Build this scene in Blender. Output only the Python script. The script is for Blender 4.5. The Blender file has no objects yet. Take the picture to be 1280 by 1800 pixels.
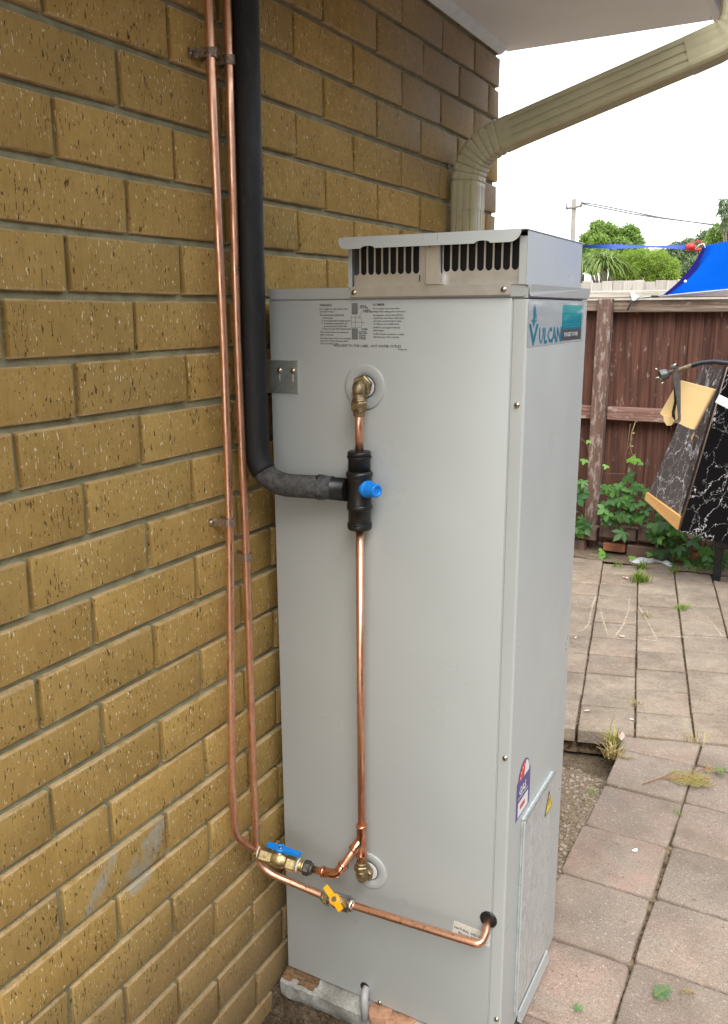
import bpy, bmesh, math, random
from math import sin, cos, pi, radians
from mathutils import Vector, Matrix
random.seed(7)
S = bpy.context.scene
COL = S.collection

# ------------------------------------------------------------------ camera
CAM = Vector((0.94282, -0.87739, 1.40685)); PITCH, ROLL, YAW, FPX = 0.230426, -0.004946, -0.498287, 1493.11
FW = Vector((sin(YAW)*cos(PITCH), cos(YAW)*cos(PITCH), -sin(PITCH)))
_r0 = Vector((cos(YAW), -sin(YAW), 0)); _u0 = _r0.cross(FW)
RT = _r0*cos(ROLL) + _u0*sin(ROLL); UP = _u0*cos(ROLL) - _r0*sin(ROLL)
cd = bpy.data.cameras.new('camera'); cam = bpy.data.objects.new('camera', cd); COL.objects.link(cam)
cd.sensor_fit = 'VERTICAL'; cd.sensor_height = 24; cd.lens = FPX/1800*24; cd.clip_start = .02; cd.clip_end = 800
M3 = Matrix((RT, UP, -FW)).transposed()
cam.matrix_world = Matrix.Translation(CAM) @ M3.to_4x4()
S.camera = cam

def at(x, y, ax, v):            # the place where a sight line of the survey photo meets a plane of the yard
    d = FW + RT*((x-640)/FPX) + UP*((900-y)/FPX)
    return CAM + d*((v-CAM[ax])/d[ax])

# ------------------------------------------------------------------ world and sun
W = bpy.data.worlds.new('World'); S.world = W; W.use_nodes = True
nt = W.node_tree; nt.nodes.clear()
SUN_EL, SUN_AZ = radians(53), radians(149)      # azimuth of the sun, clockwise from +Y
sky = nt.nodes.new('ShaderNodeTexSky'); sky.sky_type = 'NISHITA'; sky.sun_disc = False
sky.sun_elevation = SUN_EL; sky.sun_rotation = SUN_AZ; sky.dust_density = 4
mixc = nt.nodes.new('ShaderNodeMixRGB'); mixc.inputs[0].default_value = .86; mixc.inputs[2].default_value = (12.6, 12.9, 13.2, 1)
tc = nt.nodes.new('ShaderNodeTexCoord'); cn = nt.nodes.new('ShaderNodeTexNoise'); cn.inputs['Scale'].default_value = 2.2; cn.inputs['Detail'].default_value = 5
mp = nt.nodes.new('ShaderNodeMapping'); mp.inputs['Scale'].default_value = (1, 1, 2.6)
cr = nt.nodes.new('ShaderNodeMapRange'); cr.inputs['From Min'].default_value = .35; cr.inputs['From Max'].default_value = .65; cr.inputs['To Min'].default_value = .72; cr.inputs['To Max'].default_value = .93
bg = nt.nodes.new('ShaderNodeBackground'); bg.inputs[1].default_value = .095; wo = nt.nodes.new('ShaderNodeOutputWorld')
L = nt.links.new
L(tc.outputs['Generated'], mp.inputs[0]); L(mp.outputs[0], cn.inputs['Vector']); L(cn.outputs[0], cr.inputs['Value']); L(cr.outputs[0], mixc.inputs[0])
L(sky.outputs[0], mixc.inputs[1]); L(mixc.outputs[0], bg.inputs[0]); L(bg.outputs[0], wo.inputs[0])
sd = bpy.data.lights.new('sun', 'SUN'); sd.energy = 1.5; sd.angle = radians(36); sd.color = (1, .97, .92)
so = bpy.data.objects.new('sun', sd); COL.objects.link(so)
sdir = Vector((sin(SUN_AZ)*cos(SUN_EL), cos(SUN_AZ)*cos(SUN_EL), sin(SUN_EL)))
so.rotation_euler = sdir.to_track_quat('Z', 'Y').to_euler()
S.view_settings.view_transform = 'Standard'; S.view_settings.look = 'None'; S.view_settings.gamma = 1; S.view_settings.use_curve_mapping = False
S.view_settings.exposure = 1.18

# ------------------------------------------------------------------ helpers
def tag(o, label=None, cat=None, group=None, kind=None):
    if label: o['label'] = label
    if cat: o['category'] = cat
    if group: o['group'] = group
    if kind: o['kind'] = kind
    return o

def thing(name, label, cat, loc=(0, 0, 0), group=None):
    o = bpy.data.objects.new(name, None); COL.objects.link(o); o.location = loc; o.empty_display_size = .05
    return tag(o, label, cat, group)

class MB:
    def __init__(s): s.v = []; s.f = []; s.sm = []; s.mi = []
    def add(s, vs, fs, smooth=False, mi=0):
        n = len(s.v); s.v += [tuple(v) for v in vs]
        for f in fs: s.f.append([i+n for i in f]); s.sm.append(smooth); s.mi.append(mi)
        return s
    def box(s, x0, x1, y0, y1, z0, z1, mi=0):
        vs = [(x, y, z) for z in (z0, z1) for y in (y0, y1) for x in (x0, x1)]
        return s.add(vs, [(0, 2, 3, 1), (4, 5, 7, 6), (0, 1, 5, 4), (2, 6, 7, 3), (0, 4, 6, 2), (1, 3, 7, 5)], False, mi)
    def rbox(s, x0, x1, y0, y1, z0, z1, b, seg=1, mi=0):
        bm = bmesh.new(); bmesh.ops.create_cube(bm, size=1)
        for v in bm.verts: v.co = Vector(((x0+x1)/2+v.co.x*(x1-x0), (y0+y1)/2+v.co.y*(y1-y0), (z0+z1)/2+v.co.z*(z1-z0)))
        bmesh.ops.bevel(bm, geom=list(bm.edges), offset=b, segments=seg, profile=.5, affect='EDGES')
        return s.bm(bm, False, mi)
    def bm(s, bm, smooth=False, mi=0):
        bm.verts.index_update(); s.add([v.co[:] for v in bm.verts], [[v.index for v in f.verts] for f in bm.faces], smooth, mi); bm.free(); return s
    def hexa(s, p, mi=0):      # 8 points: bottom 4 ccw, top 4 ccw
        return s.add(p, [(3, 2, 1, 0), (4, 5, 6, 7), (0, 1, 5, 4), (1, 2, 6, 5), (2, 3, 7, 6), (3, 0, 4, 7)], False, mi)
    def prism(s, pts, ext, mi=0, smooth=False):
        n = len(pts); e = Vector(ext); a = [Vector(p) for p in pts]
        s.add(a+[p+e for p in a], [list(range(n))[::-1], list(range(n, 2*n))], False, mi)
        k = len(s.v)-2*n
        for i in range(n):
            j = (i+1) % n; s.f.append([k+i, k+j, k+n+j, k+n+i]); s.sm.append(smooth); s.mi.append(mi)
        return s
    def frames(s, pts):
        pts = [Vector(p) for p in pts]; T = []
        for i in range(len(pts)):
            a = pts[max(i-1, 0)]; b = pts[min(i+1, len(pts)-1)]; T.append((b-a).normalized())
        n = T[0].orthogonal().normalized(); out = []
        for i, t in enumerate(T):
            n = (n-t*n.dot(t)).normalized(); out.append((pts[i], n, t.cross(n)))
        return out
    def tube(s, pts, r, n=12, cap=True, mi=0, smooth=True):
        fr = s.frames(pts); vs = []
        for i, (p, a, b) in enumerate(fr):
            rr = r[i] if isinstance(r, (list, tuple)) else r
            for k in range(n): th = 2*pi*k/n; vs.append(p+a*(rr*cos(th))+b*(rr*sin(th)))
        fs = [(i*n+k, i*n+(k+1) % n, (i+1)*n+(k+1) % n, (i+1)*n+k) for i in range(len(fr)-1) for k in range(n)]
        s.add(vs, fs, smooth, mi)
        if cap:
            m = len(s.v)-len(vs); s.f += [[m+k for k in range(n)][::-1], [m+(len(fr)-1)*n+k for k in range(n)]]; s.sm += [False]*2; s.mi += [mi]*2
        return s
    def lathe(s, o, d, prof, n=24, mi=0, smooth=True, cap=True):   # prof: (t, r) along axis d; hard rims doubled by hand
        o = Vector(o); d = Vector(d).normalized(); a = d.orthogonal().normalized(); b = d.cross(a); vs = []
        for t, r in prof:
            for k in range(n): th = 2*pi*k/n; vs.append(o+d*t+a*(r*cos(th))+b*(r*sin(th)))
        fs = [(i*n+k, i*n+(k+1) % n, (i+1)*n+(k+1) % n, (i+1)*n+k) for i in range(len(prof)-1) for k in range(n)]
        s.add(vs, fs, smooth, mi)
        if cap:
            m = len(s.v)-len(vs); s.f += [[m+k for k in range(n)][::-1], [m+(len(prof)-1)*n+k for k in range(n)]]; s.sm += [False]*2; s.mi += [mi]*2
        return s
    def mesh(s, name, mats, bevel=0, merge=False, autos=None):
        me = bpy.data.meshes.new(name); me.from_pydata(s.v, [], s.f)
        for m in (mats if isinstance(mats, (list, tuple)) else [mats]): me.materials.append(m)
        me.polygons.foreach_set('use_smooth', s.sm); me.polygons.foreach_set('material_index', s.mi); me.update()
        if autos:
            me.polygons.foreach_set('use_smooth', [True]*len(me.polygons)); me.set_sharp_from_angle(angle=radians(autos))
        return me
    def build(s, name, mats, parent=None, fix=True, autos=None, **kw):
        me = s.mesh(name, mats, autos=autos)
        if fix:
            bm = bmesh.new(); bm.from_mesh(me); bmesh.ops.recalc_face_normals(bm, faces=bm.faces); bm.to_mesh(me); bm.free()
        return put(name, me, parent, **kw)

def put(name, me, parent=None, loc=None, rot=None, scale=None, **kw):
    o = bpy.data.objects.new(name, me); COL.objects.link(o)
    if loc is not None: o.location = loc
    if rot is not None: o.rotation_euler = rot
    if scale is not None: o.scale = scale
    if parent is not None:
        o.parent = parent; wl = world_loc(parent)
        o.location = Vector(o.location) - wl
    return tag(o, **kw)

def world_loc(o):
    v = Vector((0, 0, 0))
    while o is not None: v += Vector(o.location); o = o.parent
    return v

def fillet(pts, r, n=7):
    pts = [Vector(p) for p in pts]; out = [pts[0]]
    for i in range(1, len(pts)-1):
        a, b, c = pts[i-1], pts[i], pts[i+1]; u = (a-b); v = (c-b); rr = r[i-1] if isinstance(r, (list, tuple)) else r
        ang = u.angle(v)
        if ang > radians(176) or rr <= 0: out.append(b); continue
        d = min(rr/math.tan(ang/2), u.length*.49, v.length*.49)
        p, q = b+u.normalized()*d, b+v.normalized()*d
        for k in range(n+1):
            t = k/n; out.append((1-t)**2*p+2*t*(1-t)*b+t*t*q if ang > 2.2 else (p*(1-t)**2+b*(2*t*(1-t))+q*t*t))
    return out+[pts[-1]]

def hexnut(mb, o, d, r, h, mi=0, rot=0):
    o = Vector(o); d = Vector(d).normalized(); a = d.orthogonal().normalized(); b = d.cross(a); P = []
    for t, k in ((0, .9), (.15, 1), (.85, 1), (1, .9)):
        P.append([o+d*(h*t)+(a*cos(rot+i*pi/3)+b*sin(rot+i*pi/3))*(r*k) for i in range(6)])
    vs = sum(P, []); fs = [(j*6+i, j*6+(i+1) % 6, (j+1)*6+(i+1) % 6, (j+1)*6+i) for j in range(3) for i in range(6)]
    fs += [[5, 4, 3, 2, 1, 0], [18, 19, 20, 21, 22, 23]]
    mb.add(vs, fs, False, mi)

# ------------------------------------------------------------------ materials
class Mat:
    def __init__(s, name, col=(.5, .5, .5), rough=.6, metal=0, spec=.5, **kw):
        s.m = bpy.data.materials.new(name); s.m.use_nodes = True; s.t = s.m.node_tree; s.b = s.t.nodes['Principled BSDF']
        s.b.inputs['Base Color'].default_value = (*col, 1); s.b.inputs['Roughness'].default_value = rough
        s.b.inputs['Metallic'].default_value = metal; s.b.inputs['Specular IOR Level'].default_value = spec
        for k, v in kw.items(): s.b.inputs[k].default_value = v
        s.bump_prev = None
    def n(s, typ, **kw):
        x = s.t.nodes.new(typ)
        for k, v in kw.items():
            if k in x.inputs: x.inputs[k].default_value = v
            else: setattr(x, k, v)
        return x
    def link(s, a, b): s.t.links.new(a, b)
    def coord(s, kind='Object', scale=(1, 1, 1), rnd=0, rot=(0, 0, 0), loc=(0, 0, 0)):
        if kind == 'World': c = s.n('ShaderNodeNewGeometry').outputs['Position']
        else: c = s.n('ShaderNodeTexCoord').outputs[kind]
        if rnd:
            oi = s.n('ShaderNodeObjectInfo'); mu = s.n('ShaderNodeVectorMath', operation='SCALE'); mu.inputs['Scale'].default_value = rnd
            cv = s.n('ShaderNodeCombineXYZ'); mm = s.n('ShaderNodeMath', operation='MULTIPLY'); mm.inputs[1].default_value = 7.31
            s.link(oi.outputs['Random'], cv.inputs[0]); s.link(oi.outputs['Random'], mm.inputs[0]); s.link(mm.outputs[0], cv.inputs[1]); s.link(mm.outputs[0], cv.inputs[2])
            s.link(cv.outputs[0], mu.inputs[0]); ad = s.n('ShaderNodeVectorMath', operation='ADD'); s.link(c, ad.inputs[0]); s.link(mu.outputs[0], ad.inputs[1]); c = ad.outputs[0]
        mp = s.n('ShaderNodeMapping'); mp.inputs['Scale'].default_value = scale; mp.inputs['Rotation'].default_value = rot; mp.inputs['Location'].default_value = loc
        s.link(c, mp.inputs[0]); return mp.outputs[0]
    def noise(s, vec, scale, detail=3, rough=.55, dist=0):
        x = s.n('ShaderNodeTexNoise'); x.inputs['Scale'].default_value = scale; x.inputs['Detail'].default_value = detail; x.inputs['Roughness'].default_value = rough; x.inputs['Distortion'].default_value = dist
        if vec is not None: s.link(vec, x.inputs['Vector'])
        return x.outputs[0]
    def rng(s, v, a, b, c=0, d=1):
        x = s.n('ShaderNodeMapRange'); x.inputs['From Min'].default_value = a; x.inputs['From Max'].default_value = b; x.inputs['To Min'].default_value = c; x.inputs['To Max'].default_value = d
        s.link(v, x.inputs['Value']); return x.outputs[0]
    def math(s, op, a, b=None):
        x = s.n('ShaderNodeMath', operation=op)
        for i, v in enumerate((a, b)):
            if v is None: continue
            if isinstance(v, (int, float)): x.inputs[i].default_value = v
            else: s.link(v, x.inputs[i])
        return x.outputs[0]
    def mix(s, f, a, b, mode='MIX'):
        x = s.n('ShaderNodeMixRGB', blend_type=mode)
        for i, v in enumerate((f, a, b)):
            if isinstance(v, (int, float)): x.inputs[i].default_value = v
            elif isinstance(v, tuple): x.inputs[i].default_value = (*v, 1) if len(v) == 3 else v
            else: s.link(v, x.inputs[i])
        return x.outputs[0]
    def col(s, c): s.link(c, s.b.inputs['Base Color']); return s
    def rough(s, c): s.link(c, s.b.inputs['Roughness']); return s
    def bump(s, h, dist=.001, strength=1):
        x = s.n('ShaderNodeBump'); x.inputs['Distance'].default_value = dist; x.inputs['Strength'].default_value = strength; s.link(h, x.inputs['Height'])
        if s.bump_prev: s.link(s.bump_prev, x.inputs['Normal'])
        s.bump_prev = x.outputs[0]; s.link(x.outputs[0], s.b.inputs['Normal']); return s
    def rand(s): return s.n('ShaderNodeObjectInfo').outputs['Random']

def brick_mat(name, base, base2, fleck, pit):
    m = Mat(name, rough=.85, spec=.25)
    c = m.coord('Object', rnd=3.7); cv = m.coord('Object', scale=(1, 1, .28), rnd=3.7)
    big = m.noise(c, 9, 3); mid = m.noise(c, 45, 4)
    colr = m.mix(m.rng(big, .3, .7), base, base2)
    r = m.rand(); colr = m.mix(m.rng(r, 0, 1, 0, .75), colr, m.mix(1, colr, (.80, .80, .84), 'MULTIPLY'))
    rr = m.math('FRACT', m.math('MULTIPLY', r, 17.3)); colr = m.mix(m.rng(rr, 0, 1, 0, .6), colr, m.mix(1, colr, (1.15, 1.08, .98), 'MULTIPLY'))
    colr = m.mix(m.rng(mid, .35, .75, 0, .35), colr, m.mix(1, colr, (.62, .58, .55), 'MULTIPLY'))
    streak = m.noise(m.coord('Object', scale=(1, 1, .06), rnd=3.7), 260, 2); colr = m.mix(m.rng(streak, .4, .75, 0, .2), colr, (.16, .11, .05))
    dn = m.noise(m.coord('Object', rnd=3.7), 22, 2)          # where the pits crowd
    n1 = m.noise(cv, 300, 2, .5, .5); th = m.rng(dn, .3, .7, .69, .605)
    p1 = m.math('MULTIPLY', m.math('SUBTRACT', n1, th), 22); p1 = m.rng(p1, 0, 1)
    n2 = m.noise(m.coord('Object', scale=(1, 1, .34), rnd=9.1), 290, 2, .5); f1 = m.rng(n2, .660, .690)
    colr = m.mix(m.math('MULTIPLY', p1, .85), colr, pit); colr = m.mix(m.math('MULTIPLY', f1, .9), colr, fleck)
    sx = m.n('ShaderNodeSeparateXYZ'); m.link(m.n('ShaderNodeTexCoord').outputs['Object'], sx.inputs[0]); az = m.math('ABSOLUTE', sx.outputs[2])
    edge = m.math('MULTIPLY', m.rng(az, .0345, .0372), m.rng(m.noise(m.coord('Object', rnd=6, scale=(1, 1, 1)), 40, 3), .3, .55)); colr = m.mix(m.math('MULTIPLY', edge, .65), colr, (.60, .45, .27))  # light catching the top and bottom arrises, painted as a paler colour
    # greyer bounce light by the upper house corner, painted into the brick colour
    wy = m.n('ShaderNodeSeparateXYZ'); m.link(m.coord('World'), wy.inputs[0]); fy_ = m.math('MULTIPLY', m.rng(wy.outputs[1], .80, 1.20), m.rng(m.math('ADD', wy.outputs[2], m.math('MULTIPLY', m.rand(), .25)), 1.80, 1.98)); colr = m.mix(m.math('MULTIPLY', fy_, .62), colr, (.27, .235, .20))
    # damp, greyer courses near the ground
    gz = m.n('ShaderNodeSeparateXYZ'); g = m.coord('World'); m.link(g, gz.inputs[0])
    wn = m.noise(g, 5, 3)
    damp = m.rng(m.math('ADD', gz.outputs[2], m.math('MULTIPLY', m.math('SUBTRACT', wn, .5), .35)), .42, .08)
    colr = m.mix(m.math('MULTIPLY', damp, .6), colr, (.19, .135, .085))
    # wiped cement smear
    msk = None
    for (y, z, ang, ly, lz) in SMEARS:
        mp = m.n('ShaderNodeMapping'); mp.vector_type = 'TEXTURE'; mp.inputs['Location'].default_value = (0, y, z); mp.inputs['Rotation'].default_value = (ang, 0, 0); mp.inputs['Scale'].default_value = (.1, ly, lz)
        m.link(m.n('ShaderNodeNewGeometry').outputs['Position'], mp.inputs[0]); ln = m.n('ShaderNodeVectorMath', operation='LENGTH'); m.link(mp.outputs[0], ln.inputs[0])
        k = m.rng(ln.outputs['Value'], 1.0, .6)
        msk = k if msk is None else m.math('MAXIMUM', msk, k)
    sn = m.noise(m.coord('World', scale=(1, 1, 1), rot=(.75, 0, 0)), 30, 5, .6)
    sn2 = m.noise(m.coord('World', rot=(-.95, 0, 0), scale=(1, 3.5, .35)), 30, 3, .6)
    msk = m.math('MULTIPLY', msk, m.rng(m.math('ADD', sn, sn2), .78, 1.15)); colr = m.mix(m.math('MULTIPLY', msk, .8), colr, (.36, .36, .31))
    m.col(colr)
    m.bump(streak, .0006, .5); m.bump(m.noise(c, 160, 3), .0007, .6)
    m.bump(m.math('ADD', m.math('MULTIPLY', p1, -1.0), m.math('MULTIPLY', f1, -.4)), .0016, .9)
    return m.m
def _sm(p, q, w):
    a, b = at(*p, 0, 0), at(*q, 0, 0); d = b-a; c = (a+b)/2
    return (c.y, c.z, math.atan2(d.z, d.y), math.hypot(d.y, d.z)/2*1.15, w)
SMEARS = [_sm((208, 1485), (150, 1618), .017), _sm((298, 1425), (214, 1560), .021), _sm((284, 1470), (230, 1555), .030), _sm((270, 1530), (215, 1575), .020), _sm((318, 1395), (300, 1420), .008)]

M = {}
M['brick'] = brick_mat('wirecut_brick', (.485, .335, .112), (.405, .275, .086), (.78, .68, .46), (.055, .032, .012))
def simple(name, col, rough=.6, metal=0, nscale=40, var=.12, bump=.0003, stretch=(1, 1, 1), col2=None, spec=.5, kind='Object', rnd=0, bscale=None, **kw):
    m = Mat(name, col, rough, metal, spec, **kw); c = m.coord(kind, scale=stretch, rnd=rnd); n = m.noise(c, nscale, 4)
    c2 = col2 or tuple(x*(1-var*2) for x in col)
    m.col(m.mix(m.rng(n, .35, .7), col, c2))
    if bump: m.bump(m.noise(m.coord(kind, scale=stretch, rnd=rnd), bscale or nscale*3, 3), bump, .7)
    return m
M['mortar'] = simple('mortar', (.33, .33, .215), .95, nscale=25, col2=(.20, .20, .12), bump=.0025, bscale=230).m
# painted heater steel
m = Mat('grey_enamel', (.42, .43, .42), .38, spec=.5); c = m.coord('World')
m.col(m.mix(m.rng(m.noise(c, 3.2, 4), .35, .7, 0, 1), (.435, .465, .455), (.405, .43, .425)))
m.rough(m.rng(m.noise(c, 9, 5), .3, .7, .26, .44)); m.bump(m.noise(m.coord('World', scale=(1, 1, .5)), 5, 2), .006, .4); m.bump(m.noise(m.coord('World', scale=(1, 1, .1)), 60, 3), .0003, .3); m.bump(m.noise(c, 420, 2), .00008, .5); M['enamel'] = m.m
m = Mat('brushed_steel', (.60, .60, .57), .3, .8); c = m.coord('World', scale=(.06, .06, 1)); n = m.noise(c, 900, 3)
m.col(m.mix(m.rng(m.noise(m.coord('World'), 18, 4), .35, .7), (.74, .73, .70), (.60, .59, .55))); m.rough(m.rng(n, .3, .7, .32, .5)); m.bump(n, .00006, .6); M['steel'] = m.m
m = Mat('galvanised', (.5, .54, .52), .42, .85); v = m.n('ShaderNodeTexVoronoi'); v.inputs['Scale'].default_value = 260; m.link(m.coord('World'), v.inputs['Vector'])
m.col(m.mix(v.outputs['Color'], (.40, .46, .45), (.56, .62, .60))); M['galv'] = m.m
m = Mat('copper', (.92, .54, .38), .3, 1); c = m.coord('World'); a = m.noise(c, 26, 5); b = m.noise(m.coord('World', scale=(1, 1, .25)), 110, 4)
m.col(m.mix(m.rng(b, .5, .75, 0, .75), m.mix(m.rng(a, .38, .68), (.95, .60, .43), (.80, .42, .27)), (.45, .19, .115)))
m.rough(m.rng(m.math('ADD', a, b), .75, 1.3, .24, .52)); m.bump(m.noise(c, 320, 3), .00025, .6); M['copper'] = m.m
m = Mat('fitting_copper', (.72, .30, .18), .22, 1); a = m.noise(m.coord('World'), 60, 4); m.col(m.mix(m.rng(a, .35, .7), (.92, .50, .34), (.62, .27, .17))); M['copper2'] = m.m
m = Mat('brass', (.66, .52, .26), .36, 1); a = m.noise(m.coord('World'), 95, 5, .65); m.col(m.mix(m.rng(a, .38, .68), (.74, .60, .32), (.34, .25, .12))); m.bump(m.noise(m.coord('World'), 500, 3), .0004, .7); m.rough(m.rng(a, .3, .7, .28, .6)); M['brass'] = m.m
m = Mat('dull_brass', (.35, .29, .17), .5, 1); a = m.noise(m.coord('World'), 120, 5, .65); m.col(m.mix(m.rng(a, .38, .68), (.45, .37, .22), (.14, .11, .07))); m.bump(m.noise(m.coord('World'), 500, 3), .0004, .7); M['dbrass'] = m.m
m = Mat('chrome', (.75, .76, .77), .14, 1); m.bump(m.noise(m.coord('World'), 160, 2), .0006, .5); M['chrome'] = m.m
M['nutgrey'] = simple('aged_nut', (.11, .115, .10), .45, .6, nscale=120, col2=(.05, .05, .045)).m
m = Mat('foam_rubber', (.013, .014, .015), .55, spec=.4); c = m.coord('World'); a = m.noise(m.coord('World', scale=(1, 1, .3)), 80, 5, .7)
m.col(m.mix(m.rng(a, .58, .74, 0, .35), (.011, .012, .013), (.09, .095, .09))); m.rough(m.rng(a, .3, .7, .42, .72)); m.bump(m.noise(c, 300, 4), .0007, .7); m.bump(m.noise(c, 30, 3), .002, .5); M['foam'] = m.m
m = Mat('foam_rubber_dusty', (.06, .06, .06), .7, spec=.3); a = m.noise(m.coord('World'), 90, 5, .7); m.col(m.mix(m.rng(a, .35, .7), (.035, .036, .037), (.11, .11, .105))); m.bump(m.noise(m.coord('World'), 260, 4), .001, .7); M['foam2'] = m.m
M['blackplastic'] = simple('black_plastic', (.012, .013, .014), .36, nscale=150, bump=.0002).m
M['blueplastic'] = simple('blue_plastic', (.004, .22, .75), .38, nscale=100, var=.05, bump=.0002).m
M['yellowplastic'] = simple('yellow_plastic', (.85, .42, .01), .38, nscale=100, var=.06, bump=.0002).m
M['whitetape'] = simple('thread_tape', (.75, .74, .68), .6, nscale=200, bump=.0004).m
M['whiteplastic'] = simple('white_foam', (.72, .73, .72), .8, nscale=200, bump=.0006).m
M['dark'] = simple('soot_dark', (.012, .013, .015), .7, nscale=60, bump=0).m  # near-black standing in for shade inside the cowl, holes and slots
M['greyplastic'] = simple('grey_pvc', (.38, .38, .38), .35, nscale=70, var=.06).m
m = Mat('clip_steel', (.30, .22, .16), .5, .7); a = m.noise(m.coord('World'), 200, 4); m.col(m.mix(m.rng(a, .35, .65), (.38, .33, .29), (.15, .09, .05))); M['clip_old'] = m.m
M['clip_new'] = simple('clip_tinned', (.52, .42, .36), .38, .9, nscale=200, var=.15).m
M['screw'] = simple('zinc_screw', (.62, .56, .42), .28, 1, nscale=300, var=.2).m
M['ink'] = Mat('print_ink', (.035, .037, .04), .55).m
M['inkgrey'] = Mat('print_hatch', (.16, .165, .165), .55).m
M['white'] = Mat('print_white', (.78, .79, .80), .35).m
M['red'] = Mat('print_red', (.62, .04, .05), .35).m
M['purple'] = Mat('print_purple', (.075, .065, .26), .35).m
M['yellow'] = Mat('print_yellow', (.80, .62, .03), .35).m
M['teal'] = Mat('print_teal', (.005, .30, .36), .2).m
M['tealdark'] = Mat('letter_teal', (.0, .155, .24), .3).m
m = Mat('print_teal_fade', (.0, .2, .3), .12, **{'Coat Weight': .6}); z = m.n('ShaderNodeSeparateXYZ'); m.link(m.coord('World'), z.inputs[0])
m.col(m.mix(m.rng(z.outputs[2], 1.375, 1.42), (.0, .19, .32), (.02, .40, .40))); m.bump(m.noise(m.coord('World', scale=(1, .35, 2.2)), 16, 1, .5, .6), .003, .35); M['tealfade'] = m.m
M['charcoal'] = Mat('print_charcoal', (.07, .08, .09), .2).m
m = Mat('sticker_film', (.42, .47, .50), .12, **{'Coat Weight': .6}); m.bump(m.noise(m.coord('World', scale=(1, .35, 2.2)), 16, 1, .5, .6), .003, .35); M['film'] = m.m
m = Mat('film_on_plate', (.50, .51, .50), .35, .15); a = m.noise(m.coord('World', scale=(1, 2.4, .8)), 30, 5, .6, 1.5); m.col(m.mix(m.rng(a, .4, .66), (.58, .60, .60), (.42, .44, .44))); m.bump(a, .004, .9); m.rough(m.rng(a, .3, .7, .2, .5)); M['platefilm'] = m.m
M['soffit'] = simple('soffit_paint', (.90, .93, .97), .7, nscale=4, var=.03, bump=.0006, bscale=160, kind='World').m
M['cornice'] = simple('cornice_paint', (.80, .90, .95), .6, nscale=20, var=.05, bump=.0006, kind='World').m
m = Mat('cream_downpipe', (.50, .47, .30), .42); c = m.coord('World'); a = m.noise(c, 12, 5, .6)
m.col(m.mix(m.rng(m.noise(c, 55, 5, .7), .62, .78, 0, .6), m.mix(m.rng(a, .35, .7), (.52, .49, .32), (.44, .41, .27)), (.22, .19, .12))); m.bump(m.noise(c, 200, 3), .0002, .5); M['cream'] = m.m

# pavers
M['neigh'] = simple('neighbour_brick', (.12, .08, .06), .9, nscale=6, bump=.002, kind='World').m
M['neighroof'] = simple('neighbour_roof', (.10, .09, .085), .8, nscale=6, bump=.002, kind='World').m
def paver_mat(name, a, b, pink):
    m = Mat(name, rough=.92, spec=.2); c = m.coord('Object', rnd=5); w = m.coord('World')
    r = m.rand(); r2 = m.math('FRACT', m.math('MULTIPLY', r, 13.7)); r3 = m.math('FRACT', m.math('MULTIPLY', r, 31.1))
    col = m.mix(m.rng(m.noise(c, 5, 4, .6), .35, .68), a, b)
    col = m.mix(m.math('MULTIPLY', m.rng(m.noise(c, 7, 3), .4, .62), m.rng(r2, .3, 1, 0, .75)), col, pink)
    col = m.mix(m.rng(r3, 0, 1, 0, .55), col, m.mix(1, col, (.74, .75, .77), 'MULTIPLY'))
    fine = m.noise(c, 330, 3, .7); sp = m.noise(m.coord('Object', rnd=8), 150, 3, .6)
    col = m.mix(m.rng(fine, .45, .68, 0, .75), col, (.14, .105, .08)); col = m.mix(m.rng(sp, .60, .69, 0, .6), col, (.60, .53, .44))
    col = m.mix(m.rng(m.noise(m.coord('Object', rnd=2), 95, 3), .66, .72, 0, .8), col, (.13, .09, .07))
    col = m.mix(m.rng(m.noise(w, 3.5, 6, .7), .46, .70, 0, .65), col, (.17, .125, .09))
    if name == 'sandy_paver':
        col = m.mix(m.rng(m.noise(m.coord('World', scale=(1, 1, 1)), 9, 6, .75), .50, .68, 0, .45), col, (.50, .42, .31)); col = m.mix(m.rng(m.noise(w, 38, 5, .75), .52, .70, 0, .55), col, (.17, .14, .105))
    m.col(col); m.bump(fine, .003, 1); m.bump(sp, .002, .7); m.bump(m.noise(c, 26, 4), .004, .6); return m.m
M['paver'] = paver_mat('concrete_paver', (.41, .34, .275), (.28, .235, .195), (.46, .31, .25))
M['paver2'] = paver_mat('sandy_paver', (.42, .345, .265), (.30, .255, .20), (.42, .30, .235))
m = Mat('soil', rough=1, spec=.1); c = m.coord('World'); a = m.noise(c, 16, 6, .7); b = m.noise(c, 150, 4, .7)
yy = m.n('ShaderNodeSeparateXYZ'); m.link(c, yy.inputs[0]); wet = m.rng(m.math('ADD', yy.outputs[1], m.math('MULTIPLY', a, .2)), .62, .50)
m.col(m.mix(m.math('MULTIPLY', wet, .85), m.mix(m.rng(b, .4, .65), m.mix(m.rng(a, .35, .65), (.075, .052, .034), (.20, .155, .105)), (.30, .24, .17)), m.mix(m.rng(b, .45, .7), (.028, .018, .011), (.12, .08, .05)))); m.bump(b, .006, 1); m.bump(a, .02, .7); M['soil'] = m.m
m = Mat('joint_sand', rough=1, spec=.1); c = m.coord('World'); a = m.noise(c, 60, 5, .7); m.col(m.mix(m.rng(a, .42, .62), (.06, .042, .028), (.24, .175, .11))); m.bump(a, .006, 1); M['joint'] = m.m
m = Mat('pebble', rough=.9); m.col(m.mix(m.noise(m.coord('World'), 45, 3), (.13, .09, .06), (.46, .38, .30))); m.bump(m.noise(m.coord('World'), 300, 3), .001, .6); M['pebble'] = m.m
m = Mat('slab_concrete', rough=.85); c = m.coord('World'); a = m.noise(c, 9, 4, .6, .5); f = m.noise(c, 190, 4, .7)
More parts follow.
